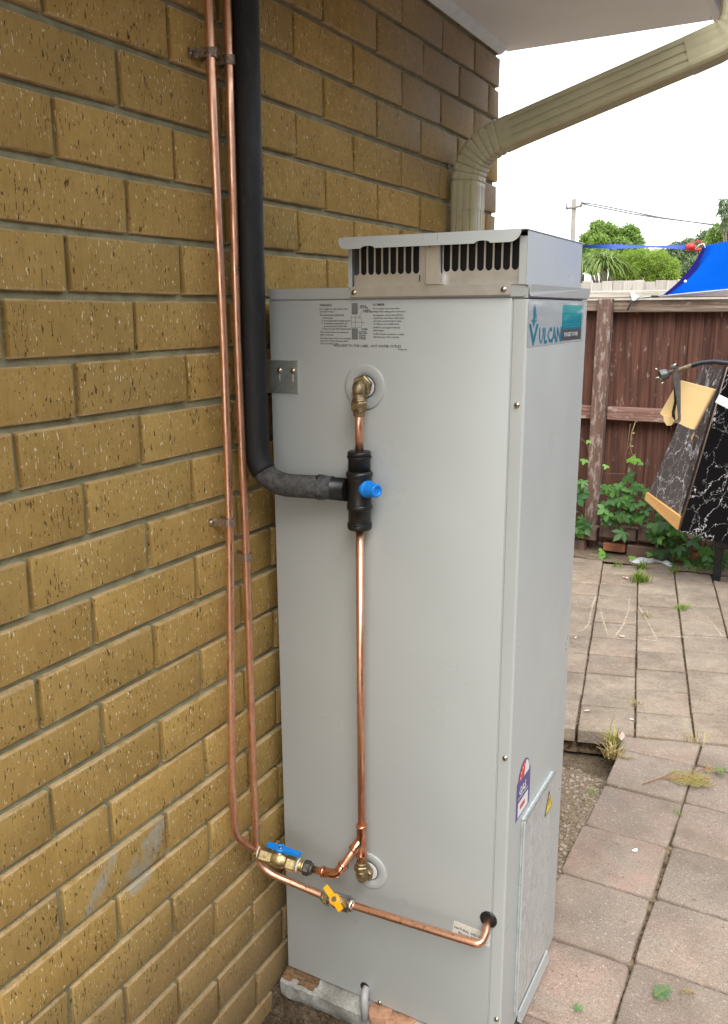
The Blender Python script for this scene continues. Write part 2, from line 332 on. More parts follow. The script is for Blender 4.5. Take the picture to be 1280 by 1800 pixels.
m.col(m.mix(m.rng(f, .4, .7, 0, .6), m.mix(m.rng(a, .40, .60), (.40, .405, .38), (.20, .195, .17)), (.12, .11, .09))); m.bump(f, .002, .8); M['slab'] = m.m
m = Mat('slab_rust_dirt', rough=.95); a = m.noise(m.coord('World', scale=(1, 3, 1)), 60, 5, .7); m.col(m.mix(m.rng(a, .4, .62), (.22, .125, .06), (.09, .06, .035))); m.bump(a, .004, 1); M['rustdirt'] = m.m
M['brokenbrick'] = simple('broken_brick', (.48, .27, .17), .95, nscale=60, col2=(.30, .16, .09), bump=.003, rnd=3, bscale=120).m
M['oldbrick'] = simple('old_red_brick', (.20, .125, .095), .95, nscale=14, col2=(.13, .10, .085), bump=.003, rnd=3, bscale=90).m
M['orangebrick'] = simple('old_orange_brick', (.38, .15, .075), .95, nscale=14, col2=(.22, .10, .06), bump=.003, rnd=3, bscale=90).m
def wood(name, a, b, worn, wamt, sc=1.0):
    m = Mat(name, rough=.85, spec=.3); c = m.coord('Object', scale=(1, 1, .05), rnd=4); g = m.noise(c, 60*sc, 4, .6); w = m.noise(m.coord('Object', scale=(1, 1, .3), rnd=6), 34*sc, 5, .72)
    col = m.mix(m.rng(g, .35, .68), a, b); col = m.mix(m.rng(w, wamt, wamt+.07, 0, .85), col, worn); r = m.rand()
    col = m.mix(m.rng(r, 0, 1, 0, .5), col, m.mix(1, col, (.62, .6, .6), 'MULTIPLY')); m.col(col); m.bump(g, .003, .9); m.bump(w, .002, .6); return m.m
M['paling'] = wood('stained_paling', (.15, .066, .046), (.06, .029, .022), (.32, .245, .21), .61)
M['post'] = wood('worn_post', (.20, .125, .10), (.13, .075, .058), (.38, .31, .27), .515)
def woodh(name, a, b, worn, wamt):
    m = Mat(name, rough=.9, spec=.25); c = m.coord('Object', scale=(.05, 1, 1), rnd=4); g = m.noise(c, 70, 5, .65); w = m.noise(m.coord('Object', scale=(.3, 1, 1), rnd=6), 34, 5, .72)
    col = m.mix(m.rng(g, .38, .62), a, b); col = m.mix(m.rng(w, wamt, wamt+.08, 0, .85), col, worn); m.col(col); m.bump(g, .006, 1); return m.m
M['rail'] = woodh('weathered_rail', (.33, .26, .20), (.15, .105, .075), (.40, .31, .25), .6)
M['midrail'] = woodh('stained_rail', (.27, .16, .13), (.17, .085, .065), (.44, .34, .29), .54)
M['cap'] = woodh('pale_capping', (.62, .57, .49), (.46, .41, .34), (.68, .63, .56), .6)
M['greyfence'] = wood('grey_paling', (.50, .46, .41), (.40, .365, .325), (.58, .54, .49), .6)
def leafm(name, a, b, rnd=True, rough=.5, obj=False, trans=.25):
    m = Mat(name, a, rough, spec=.4); 
    if obj: f = m.rand()
    else: f = m.n('ShaderNodeNewGeometry').outputs['Random Per Island']
    col = m.mix(f, a, b); m.col(col)
    tr = m.n('ShaderNodeBsdfTranslucent'); ms = m.n('ShaderNodeMixShader'); ms.inputs[0].default_value = trans; m.link(m.mix(.5, col, (.2, .3, .04)), tr.inputs[0])
    out = m.t.nodes['Material Output']; m.link(m.b.outputs[0], ms.inputs[1]); m.link(tr.outputs[0], ms.inputs[2]); m.link(ms.outputs[0], out.inputs[0]); return m.m
M['leaf'] = leafm('vine_leaf', (.035, .105, .03), (.10, .26, .045), obj=True)
M['leafy'] = leafm('young_vine_leaf', (.20, .42, .06), (.13, .32, .05), obj=True)
M['stem'] = simple('vine_stem', (.16, .10, .06), .8).m
M['treeleaf'] = leafm('tree_leaf', (.10, .20, .04), (.28, .40, .09), trans=.4)
M['treeleafd'] = leafm('grey_green_leaf', (.10, .15, .08), (.20, .26, .14), trans=.3)
M['bushleaf'] = leafm('bright_bush_leaf', (.20, .34, .04), (.36, .47, .09), trans=.4)
M['blade'] = leafm('strap_leaf', (.12, .20, .05), (.34, .42, .14), trans=.3)
M['grass'] = leafm('grass_blade', (.13, .26, .03), (.32, .42, .08), trans=.35)
M['straw'] = leafm('dry_straw', (.42, .30, .14), (.55, .46, .20), trans=.2)
M['deadneedle'] = leafm('dead_needle', (.33, .28, .07), (.45, .40, .13), trans=.2)
M['greenneedle'] = leafm('green_needle', (.07, .26, .08), (.14, .36, .10), trans=.2)
M['twig'] = simple('twig', (.32, .15, .085), .85).m
M['bark'] = simple('bark', (.17, .13, .10), .9, nscale=20, bump=.01).m
M['polewood'] = simple('pole_timber', (.24, .225, .20), .9, nscale=5, bump=.002).m
M['wire'] = Mat('wire', (.12, .125, .14), .6).m
m = Mat('blue_shade_cloth', (.0, .085, .78), .65, spec=.2); n = m.noise(m.coord('World', scale=(1, 1, 1), rot=(0, .6, 0)), 260, 2); m.col(m.mix(m.rng(n, .4, .65), (.002, .15, .92), (.0, .11, .80))); m.bump(m.noise(m.coord('World'), 6, 2), .02, .6); M['bluecloth'] = m.m
tr = m.n('ShaderNodeBsdfTranslucent'); tr.inputs[0].default_value = (.0, .18, .98, 1); ms = m.n('ShaderNodeMixShader'); ms.inputs[0].default_value = .28; m.link(m.b.outputs[0], ms.inputs[1]); m.link(tr.outputs[0], ms.inputs[2]); m.link(ms.outputs[0], m.t.nodes['Material Output'].inputs[0])
M['bluehem'] = simple('blue_hem', (.012, .012, .30), .6, nscale=90, var=.1).m
M['bluestrap'] = simple('blue_webbing', (.01, .07, .42), .6, nscale=90, var=.2).m
M['redplastic'] = simple('red_plastic', (.66, .03, .03), .35, nscale=60, var=.1).m
M['whitemetal'] = simple('white_metal', (.72, .75, .77), .4, nscale=60, var=.06).m
M['rope'] = simple('black_rope', (.04, .04, .045), .8, nscale=300, bump=.001).m
M['bag'] = simple('plastic_bag', (.66, .67, .70), .35, nscale=20, var=.08, bump=.004).m
M['litter'] = simple('pale_petal', (.62, .46, .40), .7, nscale=60, var=.1).m
M['cardfoam'] = simple('cream_board', (.78, .57, .27), .75, nscale=3, var=.07, bump=.0004, bscale=120).m
M['cardedge'] = simple('cream_board_edge', (.52, .34, .17), .85, nscale=60, var=.1).m
M['chipboard'] = simple('chipboard', (.66, .37, .13), .85, nscale=200, var=.12, bump=.001).m
M['gunmetal'] = simple('dull_gunmetal', (.16, .16, .16), .42, .6, nscale=60, var=.2).m
M['rustpipe'] = simple('rusty_tube', (.27, .20, .14), .5, .5, nscale=70, var=.25).m
M['blacktube'] = simple('black_tube', (.015, .018, .025), .25, nscale=60, bump=0).m
def marble(name, base, rough, sc):
    m = Mat(name, base, rough); c = m.coord('Object', scale=(1, 1, .62)); d = m.noise(c, 9*sc, 5, .65)
    out = None
    for k, (s2, w) in enumerate(((5.5*sc, .011), (11*sc, .007))):
        wv = m.n('ShaderNodeTexVoronoi'); wv.feature = 'DISTANCE_TO_EDGE'; wv.inputs['Scale'].default_value = s2
        vm = m.n('ShaderNodeVectorMath', operation='SCALE'); vm.inputs['Scale'].default_value = .16/sc; nn = m.n('ShaderNodeTexNoise'); nn.inputs['Scale'].default_value = 8*sc; nn.inputs['Detail'].default_value = 5; nn.inputs['Roughness'].default_value = .7; m.link(c, nn.inputs['Vector'])
        m.link(nn.outputs['Color'], vm.inputs[0]); ad = m.n('ShaderNodeVectorMath', operation='ADD'); m.link(vm.outputs[0], ad.inputs[0]); m.link(c, ad.inputs[1]); m.link(ad.outputs[0], wv.inputs['Vector'])
        wob = m.noise(m.coord('Object', loc=(k*3., 1, 0)), 13*sc, 4, .7); ww = m.rng(wob, .42, .66, 0, w*1.7)
        e = m.rng(m.math('SUBTRACT', wv.outputs['Distance'], ww), .004, 0.0); out = e if out is None else m.math('MAXIMUM', out, e)
    m.col(m.mix(m.math('MULTIPLY', out, .85), base, (.58, .56, .58))); return m.m
M['marble_dark'] = marble('black_marble_laminate', (.004, .004, .005), .5, 1.0); M['marble_dark'].node_tree.nodes['Principled BSDF'].inputs['Specular IOR Level'].default_value = .15
M['marble_brown'] = marble('brown_marble_laminate', (.045, .033, .028), .45, 1.7)
#@@STRUCTURE
# ================================================================== GROUND
M['yard'] = simple('yard_ground', (.34, .30, .22), .95, nscale=.6, col2=(.22, .22, .12), bump=.01, kind='World', bscale=40).m
HH, L0 = .087427, 1.69466          # brick course height, height of the reference bed joint
def grid_mesh(name, x0, x1, y0, y1, nx, ny, fz, mat):
    vs = [(x0+(x1-x0)*i/nx, y0+(y1-y0)*j/ny, 0) for j in range(ny+1) for i in range(nx+1)]
    vs = [(x, y, fz(x, y)) for x, y, _ in vs]
    fs = [(j*(nx+1)+i, j*(nx+1)+i+1, (j+1)*(nx+1)+i+1, (j+1)*(nx+1)+i) for j in range(ny) for i in range(nx)]
    me = bpy.data.meshes.new(name); me.from_pydata(vs, [], fs); me.materials.append(mat); me.polygons.foreach_set('use_smooth', [True]*len(fs)); return me
from mathutils import noise as mn
def soilz(x, y):
    n = mn.fractal(Vector((x*7, y*7, 0)), 1, 2, 4)*.012 + mn.fractal(Vector((x*30, y*30, 3)), 1, 2, 3)*.005
    base = -.05
    if .85 < y < 1.95 and x < .55:
        k = min(1, max(0, (y-1.45)/.32)); base = -.012 - .105*k - .012*max(0, min(1, (.3-x)/.3))
    if y < .42: base = -.105+.03*max(0, min(1, (x-.1)/.4))
    return base+n
ground = put('ground', grid_mesh('ground', -60, 60, -30, 90, 24, 24, lambda x, y: -.14+.0*x, M['yard']), kind='structure')
soil = put('soil', grid_mesh('soil', -.12, .60, -.9, 2.0, 90, 360, soilz, M['soil']), kind='structure')
joint = MB().box(.47, 6.0, -3.0, 1.97, -.10, -.013).build('paver_joint_bed', M['joint'], kind='structure')

def paver_mesh(w, l, h, seed, b=.006, mat='paver', jit=.004, ns=5):
    rd = random.Random(seed); bm = bmesh.new(); P = []
    cs = [(-w/2, -l/2), (w/2, -l/2), (w/2, l/2), (-w/2, l/2)]; cs = [(x+rd.uniform(-jit, jit)*.6, y+rd.uniform(-jit, jit)*.6) for x, y in cs]
    for i in range(4):
        a = Vector(cs[i]); c = Vector(cs[(i+1) % 4]); L_ = (c-a).length; t = (c-a)/L_; n = Vector((t.y, -t.x)); r = min(.009, L_*.15)*rd.uniform(.7, 1.3)
        for k in range(ns):
            u = r+(L_-2*r)*k/(ns-1); P.append(a+t*u+n*(rd.uniform(-.0016, .0010) if 0 < k < ns-1 else -.001))
    vs = [bm.verts.new((p.x, p.y, 0)) for p in P]; f = bm.faces.new(vs)
    ex_ = bmesh.ops.extrude_face_region(bm, geom=[f])
    for v in ex_['geom']:
        if isinstance(v, bmesh.types.BMVert): v.co.z = -h
    bmesh.ops.recalc_face_normals(bm, faces=bm.faces)
    top = [e for e in bm.edges if all(v.co.z > -h/2 for v in e.verts)]
    bmesh.ops.bevel(bm, geom=top, offset=b, segments=2, profile=.5, affect='EDGES')
    me = bpy.data.meshes.new('paver'); bm.to_mesh(me); bm.free(); me.materials.append(M[mat])
    me.polygons.foreach_set('use_smooth', [True]*len(me.polygons)); me.set_sharp_from_angle(angle=radians(50)); return me
pv = [paver_mesh(.2275, .2335, .045, k, .005) for k in range(7)]
MB().box(2.33, 6.0, -6, 4.1, -.10, -.004).build('yard_paving', M['paver'], kind='structure'); MB().box(-.0, 2.335, -8, -.62, -.10, -.006).build('yard_paving', M['paver'], kind='structure')  # unseen paving added to bounce brighter light onto soffit and heater side
path = thing('paved_path', 'path of large square weathered concrete pavers beside the tall grey water heater', 'path', (.9, 1, 0)); path['kind'] = 'structure'; del path['category']
cols = [(.579, .0), (.812, .012), (1.045, .004), (1.278, .01), (1.511, 0), (1.744, .008), (1.977, 0), (2.21, 0)]
for ci, (cx, off) in enumerate(cols):
    for r in range(-6, 6):
        y0 = .812+.239*r+off; y1 = y0+.239
        if ci == 0 and r == -1: pass
        if y1 > 1.80: continue
        z = random.uniform(-.003, .003)
        if ci == 0 and r in (-1, ): z = -.004
        o = put('paver', pv[random.randrange(7)], path, loc=(cx+random.uniform(-.003, .003), (y0+y1)/2, z), rot=(random.uniform(-.008, .008), random.uniform(-.008, .008), random.uniform(-.012, .012)))
        if ci == 0 and r > 2: o.location.x += .0
# wedge cut pavers where the path meets the patio
def poly_paver(pts, parent, mat, h=.045, b=.005, tilt=.010):
    bm = bmesh.new(); c = sum((Vector(p) for p in pts), Vector((0, 0)))/len(pts)
    vs = [bm.verts.new((p[0]-c[0], p[1]-c[1], 0)) for p in pts]; f = bm.faces.new(vs)
    if f.normal.z < 0: f.normal_flip()
    r = bmesh.ops.extrude_face_region(bm, geom=[f]); 
    for v in r['geom']:
        if isinstance(v, bmesh.types.BMVert): v.co.z = -h
    bmesh.ops.recalc_face_normals(bm, faces=bm.faces)
    top = [e for e in bm.edges if not all(v.co.z < -h/2 for v in e.verts)]; bmesh.ops.bevel(bm, geom=top, offset=b, segments=2, profile=.5, affect='EDGES')
    me = bpy.data.meshes.new('paver'); bm.to_mesh(me); bm.free(); me.materials.append(M[mat]); me.polygons.foreach_set('use_smooth', [True]*len(me.polygons)); me.set_sharp_from_angle(angle=radians(50))
    return put('paver', me, parent, loc=(c[0], c[1], random.uniform(-.0025, .0025)), rot=(random.uniform(-tilt, tilt), random.uniform(-tilt, tilt), 0))
def yl(x): return 1.742+.285*(x-.0)       # the line where the two pavings meet
for ci, (cx, off) in enumerate(cols[:6]):
    a, b = cx-.113, cx+.113; base = .812+.239*4+off+.003
    if ci == 0: a -= .012; 
    top_a, top_b = yl(a)-.012, yl(b)-.012
    if top_b-base > .27:
        m_ = base+.225; poly_paver([(a, base), (b, base), (b, m_), (a, m_)], path, 'paver'); base = m_+.008
    poly_paver([(a, base), (b, base), (b, top_b), (a, top_a)], path, 'paver')
patio = thing('patio', 'patio of sandy concrete pavers between the soil pit and the timber fence', 'patio', (.5, 3, 0)); patio['kind'] = 'structure'; del patio['category']
V_ = Vector((1, .285)).normalized(); U_ = Vector((-.19, 1)).normalized(); O_ = Vector((.487, yl(.487)))
MB().hexa([(-1.4, 1.36, -.10), (3.2, 2.67, -.10), (2.7, 4.6, -.10), (-1.6, 4.6, -.10), (-1.4, 1.36, -.014), (3.2, 2.67, -.014), (2.7, 4.6, -.014), (-1.6, 4.6, -.014)]).build('patio_joint_bed', M['joint'], kind='structure')
# the sand bed stops short of the pit
for o_ in (bpy.data.objects['patio_joint_bed'],):
    me = o_.data
    for v in me.vertices:
        if v.co.y < 3: v.co.y = yl(v.co.x)+.035
npv = 0
for c in range(-8, 11):
    offs = {-1: .0, 0: .04, 1: .075, 2: .03}.get(c, random.uniform(0, .1)); t = 0.0; first = True
    rows = [.205, .105, .197] if c == -1 else ([.205+offs] if c < 0 else [.15+offs])
    while t < 2.3:
        l = rows.pop(0) if rows else .199
        p = O_+V_*(c*.193)+U_*t; q = O_+V_*((c+1)*.193)+U_*t; g = .004
        g = .0034; J = lambda: V_*random.uniform(-.0018, .0018)+U_*random.uniform(-.0025, .0025)
        s_ = p+V_*g+U_*g+J(); e_ = q-V_*g+U_*g+J(); s2 = p+V_*g+U_*(l-g)+J(); e2 = q-V_*g+U_*(l-g)+J()
        t += l
        if s2.y > 4.05: break
        if s_.x < -1.0 or s_.x > 2.4: continue
        o = poly_paver([s_, e_, e2, s2], patio, 'paver2', h=.046, b=.004); npv += 1
print('patio pavers', npv)
# soil strip in front of the fence
put('garden_soil', grid_mesh('garden_soil', -2, 3.2, 3.93, 4.6, 100, 20, lambda x, y: .002+.012*mn.noise(Vector((x*5, y*5, 1)))+.03*max(0, y-4.05), M['soil']), kind='structure')
# loose stones in the pit and under the heater: nobody could count them
mb = MB(); rd = random.Random(3)
ico = bmesh.new(); bmesh.ops.create_icosphere(ico, subdivisions=1, radius=1); ICV = [v.co.copy() for v in ico.verts]; ICF = [[v.index for v in f.verts] for f in ico.faces]; ico.free()
for i in range(5600):
    if i < 5000: x = rd.uniform(.1, .475); y = rd.uniform(1.0, 1.78)
    elif i < 5350: x = rd.uniform(.0, .46); y = rd.uniform(.05, .40)
    else: x = rd.uniform(.40, .48); y = rd.uniform(.80, 1.5)
    s = min(.0075, rd.paretovariate(1.7)*.0010); sx, sy, sz = s*rd.uniform(.7, 1.3), s*rd.uniform(.7, 1.3), s*rd.uniform(.3, .65); R_ = Matrix.Rotation(rd.uniform(0, 6), 3, 'Z')
    z = soilz(x, y)+sz*.4
    mb.add([R_@Vector((v.x*sx*rd.uniform(.8, 1.15), v.y*sy, v.z*sz))+Vector((x, y, z)) for v in ICV], ICF, True)
mb.build('loose_stones', M['pebble'], fix=False, kind='stuff', label='small loose stones and grit on the bare soil beside the paved path')

# ================================================================== BRICK WALL OF THE HOUSE
house = thing('house_wall', 'tan wirecut brick house wall with recessed mortar joints', 'wall', (0, .5, 0))
BM_ = []
for k in range(8):
    rd = random.Random(40+k); bm = bmesh.new(); bmesh.ops.create_cube(bm, size=1)
    for v in bm.verts: v.co = Vector((v.co.x*.106-.053, v.co.y*.230, v.co.z*.0765)) + Vector((0 if v.co.x < 0 else rd.uniform(-.0012, .0012), rd.uniform(-.0012, .0012), rd.uniform(-.0012, .0012)))
    fe = [e for e in bm.edges if all(v.co.x > -.03 for v in e.verts)]
    bmesh.ops.bevel(bm, geom=fe, offset=rd.uniform(.003, .0046), segments=2, profile=.5, affect='EDGES')
    me = bpy.data.meshes.new('brick'); bm.to_mesh(me); bm.free(); me.materials.append(M['brick']); me.polygons.foreach_set('use_smooth', [True]*len(me.polygons)); me.set_sharp_from_angle(angle=radians(50)); BM_.append(me)
EV = [-3, -2, -1, 0, 1, 1.97, 2.93, 3.88, 4.85, 5.81, 6.74, 7.083]; OD = [-2.5, -1.5, -.5, .5, 1.5, 2.45, 3.40, 4.36, 5.32, 6.26, 7.083]
nb = 0; rd = random.Random(11)
for k in range(-6, 21):
    z1 = L0-HH*k; z0 = z1-HH; zc = (z0+z1)/2
    P_ = EV if k % 2 == 0 else OD
    jit = [rd.uniform(-.0025, .0025) for _ in P_]
    for i in range(len(P_)-1):
        ya = P_[i]*.24+jit[i]+.0052+(.0053 if k % 2 else 0)
        yb = P_[i+1]*.24+jit[i+1]-.0048+(.0053 if k % 2 else 0)
        if i == len(P_)-2: yb = 1.70+rd.uniform(-.002, .002)
        if yb < -.62: continue
        l = yb-ya
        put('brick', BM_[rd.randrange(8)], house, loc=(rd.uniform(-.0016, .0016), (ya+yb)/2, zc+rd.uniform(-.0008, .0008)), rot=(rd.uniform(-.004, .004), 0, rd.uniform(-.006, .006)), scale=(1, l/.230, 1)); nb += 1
print('bricks', nb)
mo = MB().box(-.104, -.0095, -.70, 1.6925, -.12, 2.175); mo.build('mortar', M['mortar'], house)
mb = MB()
for k in range(-6, 21):
    z = L0-HH*k-HH/2
    for i in range(20):
        y = -.62-.24*i-(0 if k % 2 else .12)
        if y-.115 < -5: continue
        mb.rbox(-.10, 0, y-.235, y-.005, z-.038, z+.038, .003)
    mb.rbox(-.10, 0, -.74 if k % 2 == 0 else -.62, -.60, z-.038, z+.038, .003) if False else None
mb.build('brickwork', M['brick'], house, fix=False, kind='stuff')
MB().box(-.11, -.0085, -5.2, -.70, -.12, 2.175).build('mortar', M['mortar'], house)
MB().box(-6, -.106, -5.2, 1.66, -.12, 2.15).build('inner_wall', M['mortar'], house)
mb = MB()
for k in range(-6, 21):
    z = L0-HH*k-HH/2
    for i in range(24):
        x = -.115-.24*i-(0 if k % 2 else .12); mb.rbox(x-.23, x, 1.60, 1.70, z-.038, z+.038, .003)
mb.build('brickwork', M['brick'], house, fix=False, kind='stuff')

# ================================================================== EAVES
eave = thing('eaves', 'white painted eave soffit overhanging the brick wall', 'eaves', (.3, .5, 2.15))
XO = .575
mb = MB(); mb.prism([(0.0, 1.735, 2.156), (XO-.03, 1.735, 2.156), (XO-.008, 1.727, 2.156), (XO, 1.70, 2.156), (XO, -5, 2.156), (0, -5, 2.156)], (0, 0, .012)); mb.build('soffit_sheet', M['soffit'], eave)
# barge end board and fascia
MB().rbox(0, XO+.02, 1.737, 1.757, 2.158, 2.33, .002).build('barge_board', M['soffit'], eave)
MB().rbox(XO+.002, XO+.022, -5, 1.735, 2.145, 2.33, .002).build('fascia_board', M['soffit'], eave)
mb = MB(); pr = [(0.001, 2.155), (.024, 2.155), (.021, 2.149), (.011, 2.142), (.001, 2.136)]
mb.prism([(x, -5, z) for x, z in pr], (0, 6.70, 0)); mb.build('cornice_strip', M['cornice'], eave)
mb = MB(); mb.hexa([(-6, -5, 3.9), (XO+.05, -5, 2.34), (XO+.05, 1.78, 2.34), (-6, 1.78, 3.9), (-6, -5, 3.94), (XO+.05, -5, 2.37), (XO+.05, 1.78, 2.37), (-6, 1.78, 3.94)]); mb.build('roof_sheet', M['polewood'], eave)
MB().prism([(-6, 1.70, 2.15), (-.1, 1.70, 2.15), (XO, 1.70, 2.17), (XO, 1.70, 2.32), (-6, 1.70, 3.88)], (0, -.03, 0)).build('gable_end', M['soffit'], eave)
gt = thing('roof_gutter', 'cream metal gutter along the outer edge of the white eave', 'gutter', (XO+.08, 0, 2.2))
pr = [(.024, 2.21), (.024, 2.185), (.03, 2.175), (.115, 2.175), (.13, 2.19), (.13, 2.29), (.126, 2.29), (.126, 2.195), (.112, 2.18), (.032, 2.18), (.028, 2.19), (.028, 2.21)]
MB().prism([(XO+x, -5, z) for x, z in pr], (0, 6.74, 0)).build('gutter_trough', M['cream'], gt)

# ================================================================== DOWNPIPE
q = at(790, 350, 0, .012); YD = q.y; XC = at(836.5, 350, 1, YD).x; YE = at(854, 350, 0, XC).y
print('downpipe', YD, XC, YE)
def dp_profile(w, d, r=.012, groove=.0035, ng=4):    # rectangle w (x) by d (y) with rounded corners and flutes
    P = []
    def side(a, b, nrm, n):
        a = Vector(a); b = Vector(b); nrm = Vector(nrm); t = (b-a); Ln = t.length; out = [a]
        c0 = .5-.052*n/2*(.1/Ln)*1.9; st = .0095*2/Ln
        c0 = .5-st*(n-1)/2
        for i in range(n):
            c = c0+st*i; out += [a+t*(c-.2*st), a+t*(c-.08*st)-nrm*groove, a+t*(c+.08*st)-nrm*groove, a+t*(c+.2*st)]
        return out+[b]
    w2, d2 = w/2, d/2
    crn = [((w2-r, -d2+r), -90), ((w2-r, d2-r), 0), ((-w2+r, d2-r), 90), ((-w2+r, -d2+r), 180)]
    S_ = [side((-w2+r, -d2), (w2-r, -d2), (0, -1), 3), side((w2, -d2+r), (w2, d2-r), (1, 0), 3), side((w2-r, d2), (-w2+r, d2), (0, 1), 3), side((-w2, d2-r), (-w2, -d2+r), (-1, 0), 3)]
    for k in range(4):
        P += [tuple(p) for p in S_[k]]
        (cx, cy), a0 = crn[k]
        for j in (1, 2): a = radians(a0+30*j); P.append((cx+r*cos(a), cy+r*sin(a)))
    return P
WX, WY = XC-.012, YE-YD; XM, YM = .012+WX/2, (YD+YE)/2
prof = dp_profile(WX, WY)
def sweep(prof, pts, scales=None, mat=None, name='pipe', parent=None):
    pts = [Vector(p) for p in pts]; n = len(prof); vs = []
    for i, p in enumerate(pts):
        t = (pts[min(i+1, len(pts)-1)]-pts[max(i-1, 0)]).normalized(); side = Vector((0, 1, 0)).cross(t).normalized(); s = scales[i] if scales else 1   # side: local x
        for a, b in prof: vs.append(p+side*(a*s)+Vector((0, 1, 0))*(b*s))
    fs = [(i*n+k, i*n+(k+1) % n, (i+1)*n+(k+1) % n, (i+1)*n+k) for i in range(len(pts)-1) for k in range(n)]
    mb = MB(); mb.add(vs, fs, False); return mb.build(name, mat, parent, autos=28)
down = thing('downpipe', 'cream fluted rectangular downpipe running up the wall corner and slanting out to the gutter', 'downpipe', (XM, YM, 0))
ze = at(820, 262, 1, YD).z; A1 = at(1010, 185, 1, YM); A2 = at(1235, 88, 1, YM)   # points on the slanting centre line
dirn = (A2-A1).normalized(); kx = A1-dirn*((A1.x-XM)/dirn.x); print('knee', kx, 'slope', dirn, 'end', A2)
kx = Vector((XM, YM, kx.z)); pts = fillet([(XM, YM, kx.z-.5), kx, A2+dirn*.2], .125, 30)
bend = pts[1:-1]
sweep(prof, [(XM, YM, -.03), (XM, YM, bend[0].z-.02)], mat=M['cream'], name='lower_pipe', parent=down)
br = []; bs = []
br.append(bend[0]+Vector((0, 0, -.045))); bs.append(1.03)
Lb = len(bend)
plain = dp_profile(WX, WY, .014, .0006)
for i, p in enumerate(bend):
    br.append(p); bs.append(1.035 if (i//2) % 2 == 0 else 1.005)
tdir = (bend[-1]-bend[-2]).normalized(); br.append(bend[-1]+tdir*.02); bs.append(1.035)
# crimped elbow: overlapping rings, deepest on the inner side of the bend
eb = MB(); n = len(plain); ring = []
NR = 9
def pt_(u):
    f = u*(Lb-1); i = min(int(f), Lb-2); return bend[i].lerp(bend[i+1], f-i), (bend[i+1]-bend[i]).normalized()
ring.append((bend[0]-Vector((0, 0, .055)), Vector((0, 0, 1)), 1.03)); ring.append((bend[0]-Vector((0, 0, .002)), Vector((0, 0, 1)), 1.03))
for j in range(NR):
    for f, sc_ in ((.02, 1.045), (.45, 1.045), (.72, 1.03), (.80, .975), (.95, .975)):
        p_, t_ = pt_(min(1, (j+f)/NR)); ring.append((p_, t_, sc_))
ring.append((bend[-1]+tdir*.001, tdir, 1.03)); ring.append((bend[-1]+tdir*.035, tdir, 1.03))
vs = []
for p_, t_, s_ in ring:
    side = Vector((0, 1, 0)).cross(t_).normalized()
    for a, b in plain: vs.append(p_+side*(a*s_)+Vector((0, 1, 0))*(b*s_))
eb.add(vs, [(i*n+k, i*n+(k+1) % n, (i+1)*n+(k+1) % n, (i+1)*n+k) for i in range(len(ring)-1) for k in range(n)]); eb.build('lower_elbow', M['cream'], down, autos=22)
sweep(prof, [bend[-1]+tdir*.005, A2], mat=M['cream'], name='slanting_pipe', parent=down)
up = fillet([A2-tdir*.03, A2+tdir*.075, A2+tdir*.075+Vector((.0, 0, .16))], .06, 12)
sc = [1.03 if (i//2) % 2 == 0 else 1.01 for i in range(len(up))]; sweep(plain, up, sc, M['cream'], 'upper_elbow', down)
st = thing('wall_screw', 'small dark fixing screw in the brick left of the cream downpipe', 'screw', tuple(at(786, 293, 0, .002)))
MB().lathe(at(786, 293, 0, 0), (1, 0, 0), [(0, .006), (.004, .006), (.006, .003)], 8).build('screw_head', M['gunmetal'], st)

# ================================================================== WATER HEATER
X0, X1, Y0, Y1, Z0, Z1 = .040, .5223, .4282, .788, .020, 1.4284
E = M['enamel']
heater = thing('water_heater', 'tall grey steel gas hot water heater standing on the slab against the brick wall', 'water heater', (.28, .6, Z0))
MB().rbox(X0+.002, X1-.006, Y0+.002, Y1, Z0, Z1, .003).build('cabinet', E, heater)
SX = .4985
def plate(x0, x1, z0, z1, ya, yb, name, mat, holes=(), b=.0012, parent=heater):
    return MB().rbox(x0, x1, ya, yb, z0, z1, b, 2).build(name, mat, parent, autos=40)
MB().rbox(X0, SX-.0022, Y0-.0012, Y0+.004, Z0+.002, Z1, .0012, 2).build('side_panel', E, heater, autos=40)
# front jacket: wraps the corner
pr = [(SX, Y0+.004), (SX, Y0)]
for a in range(0, 91, 15): pr.append((X1-.004+.004*sin(radians(a)), Y0+.004-.004*cos(radians(a))))
pr += [(X1, Y1), (X1-.005, Y1), (X1-.005, Y0+.006)]
pr[1] = (SX+.001, Y0); pr.insert(1, (SX, Y0+.001))
MB().prism([(x, y, Z0-.002) for x, y in pr], (0, 0, Z1-Z0), smooth=False).build('front_jacket', E, heater, autos=40)
# cap tray with folded lips
MB().box(X0+.001, X1-.001, Y0+.002, Y1+.004, Z1, 1.4475).build('top_cap', E, heater)
def lipx(pts, y, t, name, mat): return MB().prism([(x, y, z) for x, z in pts], (0, -t, 0)).build(name, mat, heater, autos=30)
zt, zb = 1.4485, 1.4305
pts = [(.0375, zt), (.0445, zb), (SX+.012, zb)]+[(.5135+.006*sin(radians(a)), zb+.006-.006*cos(radians(a))) for a in (20, 45, 70, 90)]+[(.5195, zt)]
mb = MB(); n_ = len(pts); mb.prism([(x, Y0-.0015-(.003 if z > 1.44 else 0), z) for x, z in pts], (0, -.0012, 0)); mb.build('cap_front_lip', E, heater)
ys = [(Y0+.004+.006-.006*cos(radians(a)), zb+.006-.006*sin(radians(a))) for a in (0, 30, 60, 90)]
pts = [(Y0-.001, zt)]+[(Y0-.001+.006-.006*cos(radians(a)), zb+.006-.006*sin(radians(a))) for a in (0, 30, 60, 90)]+[(Y1-.002, zb), (Y1+.004, zb+.006), (Y1+.004, zt)]
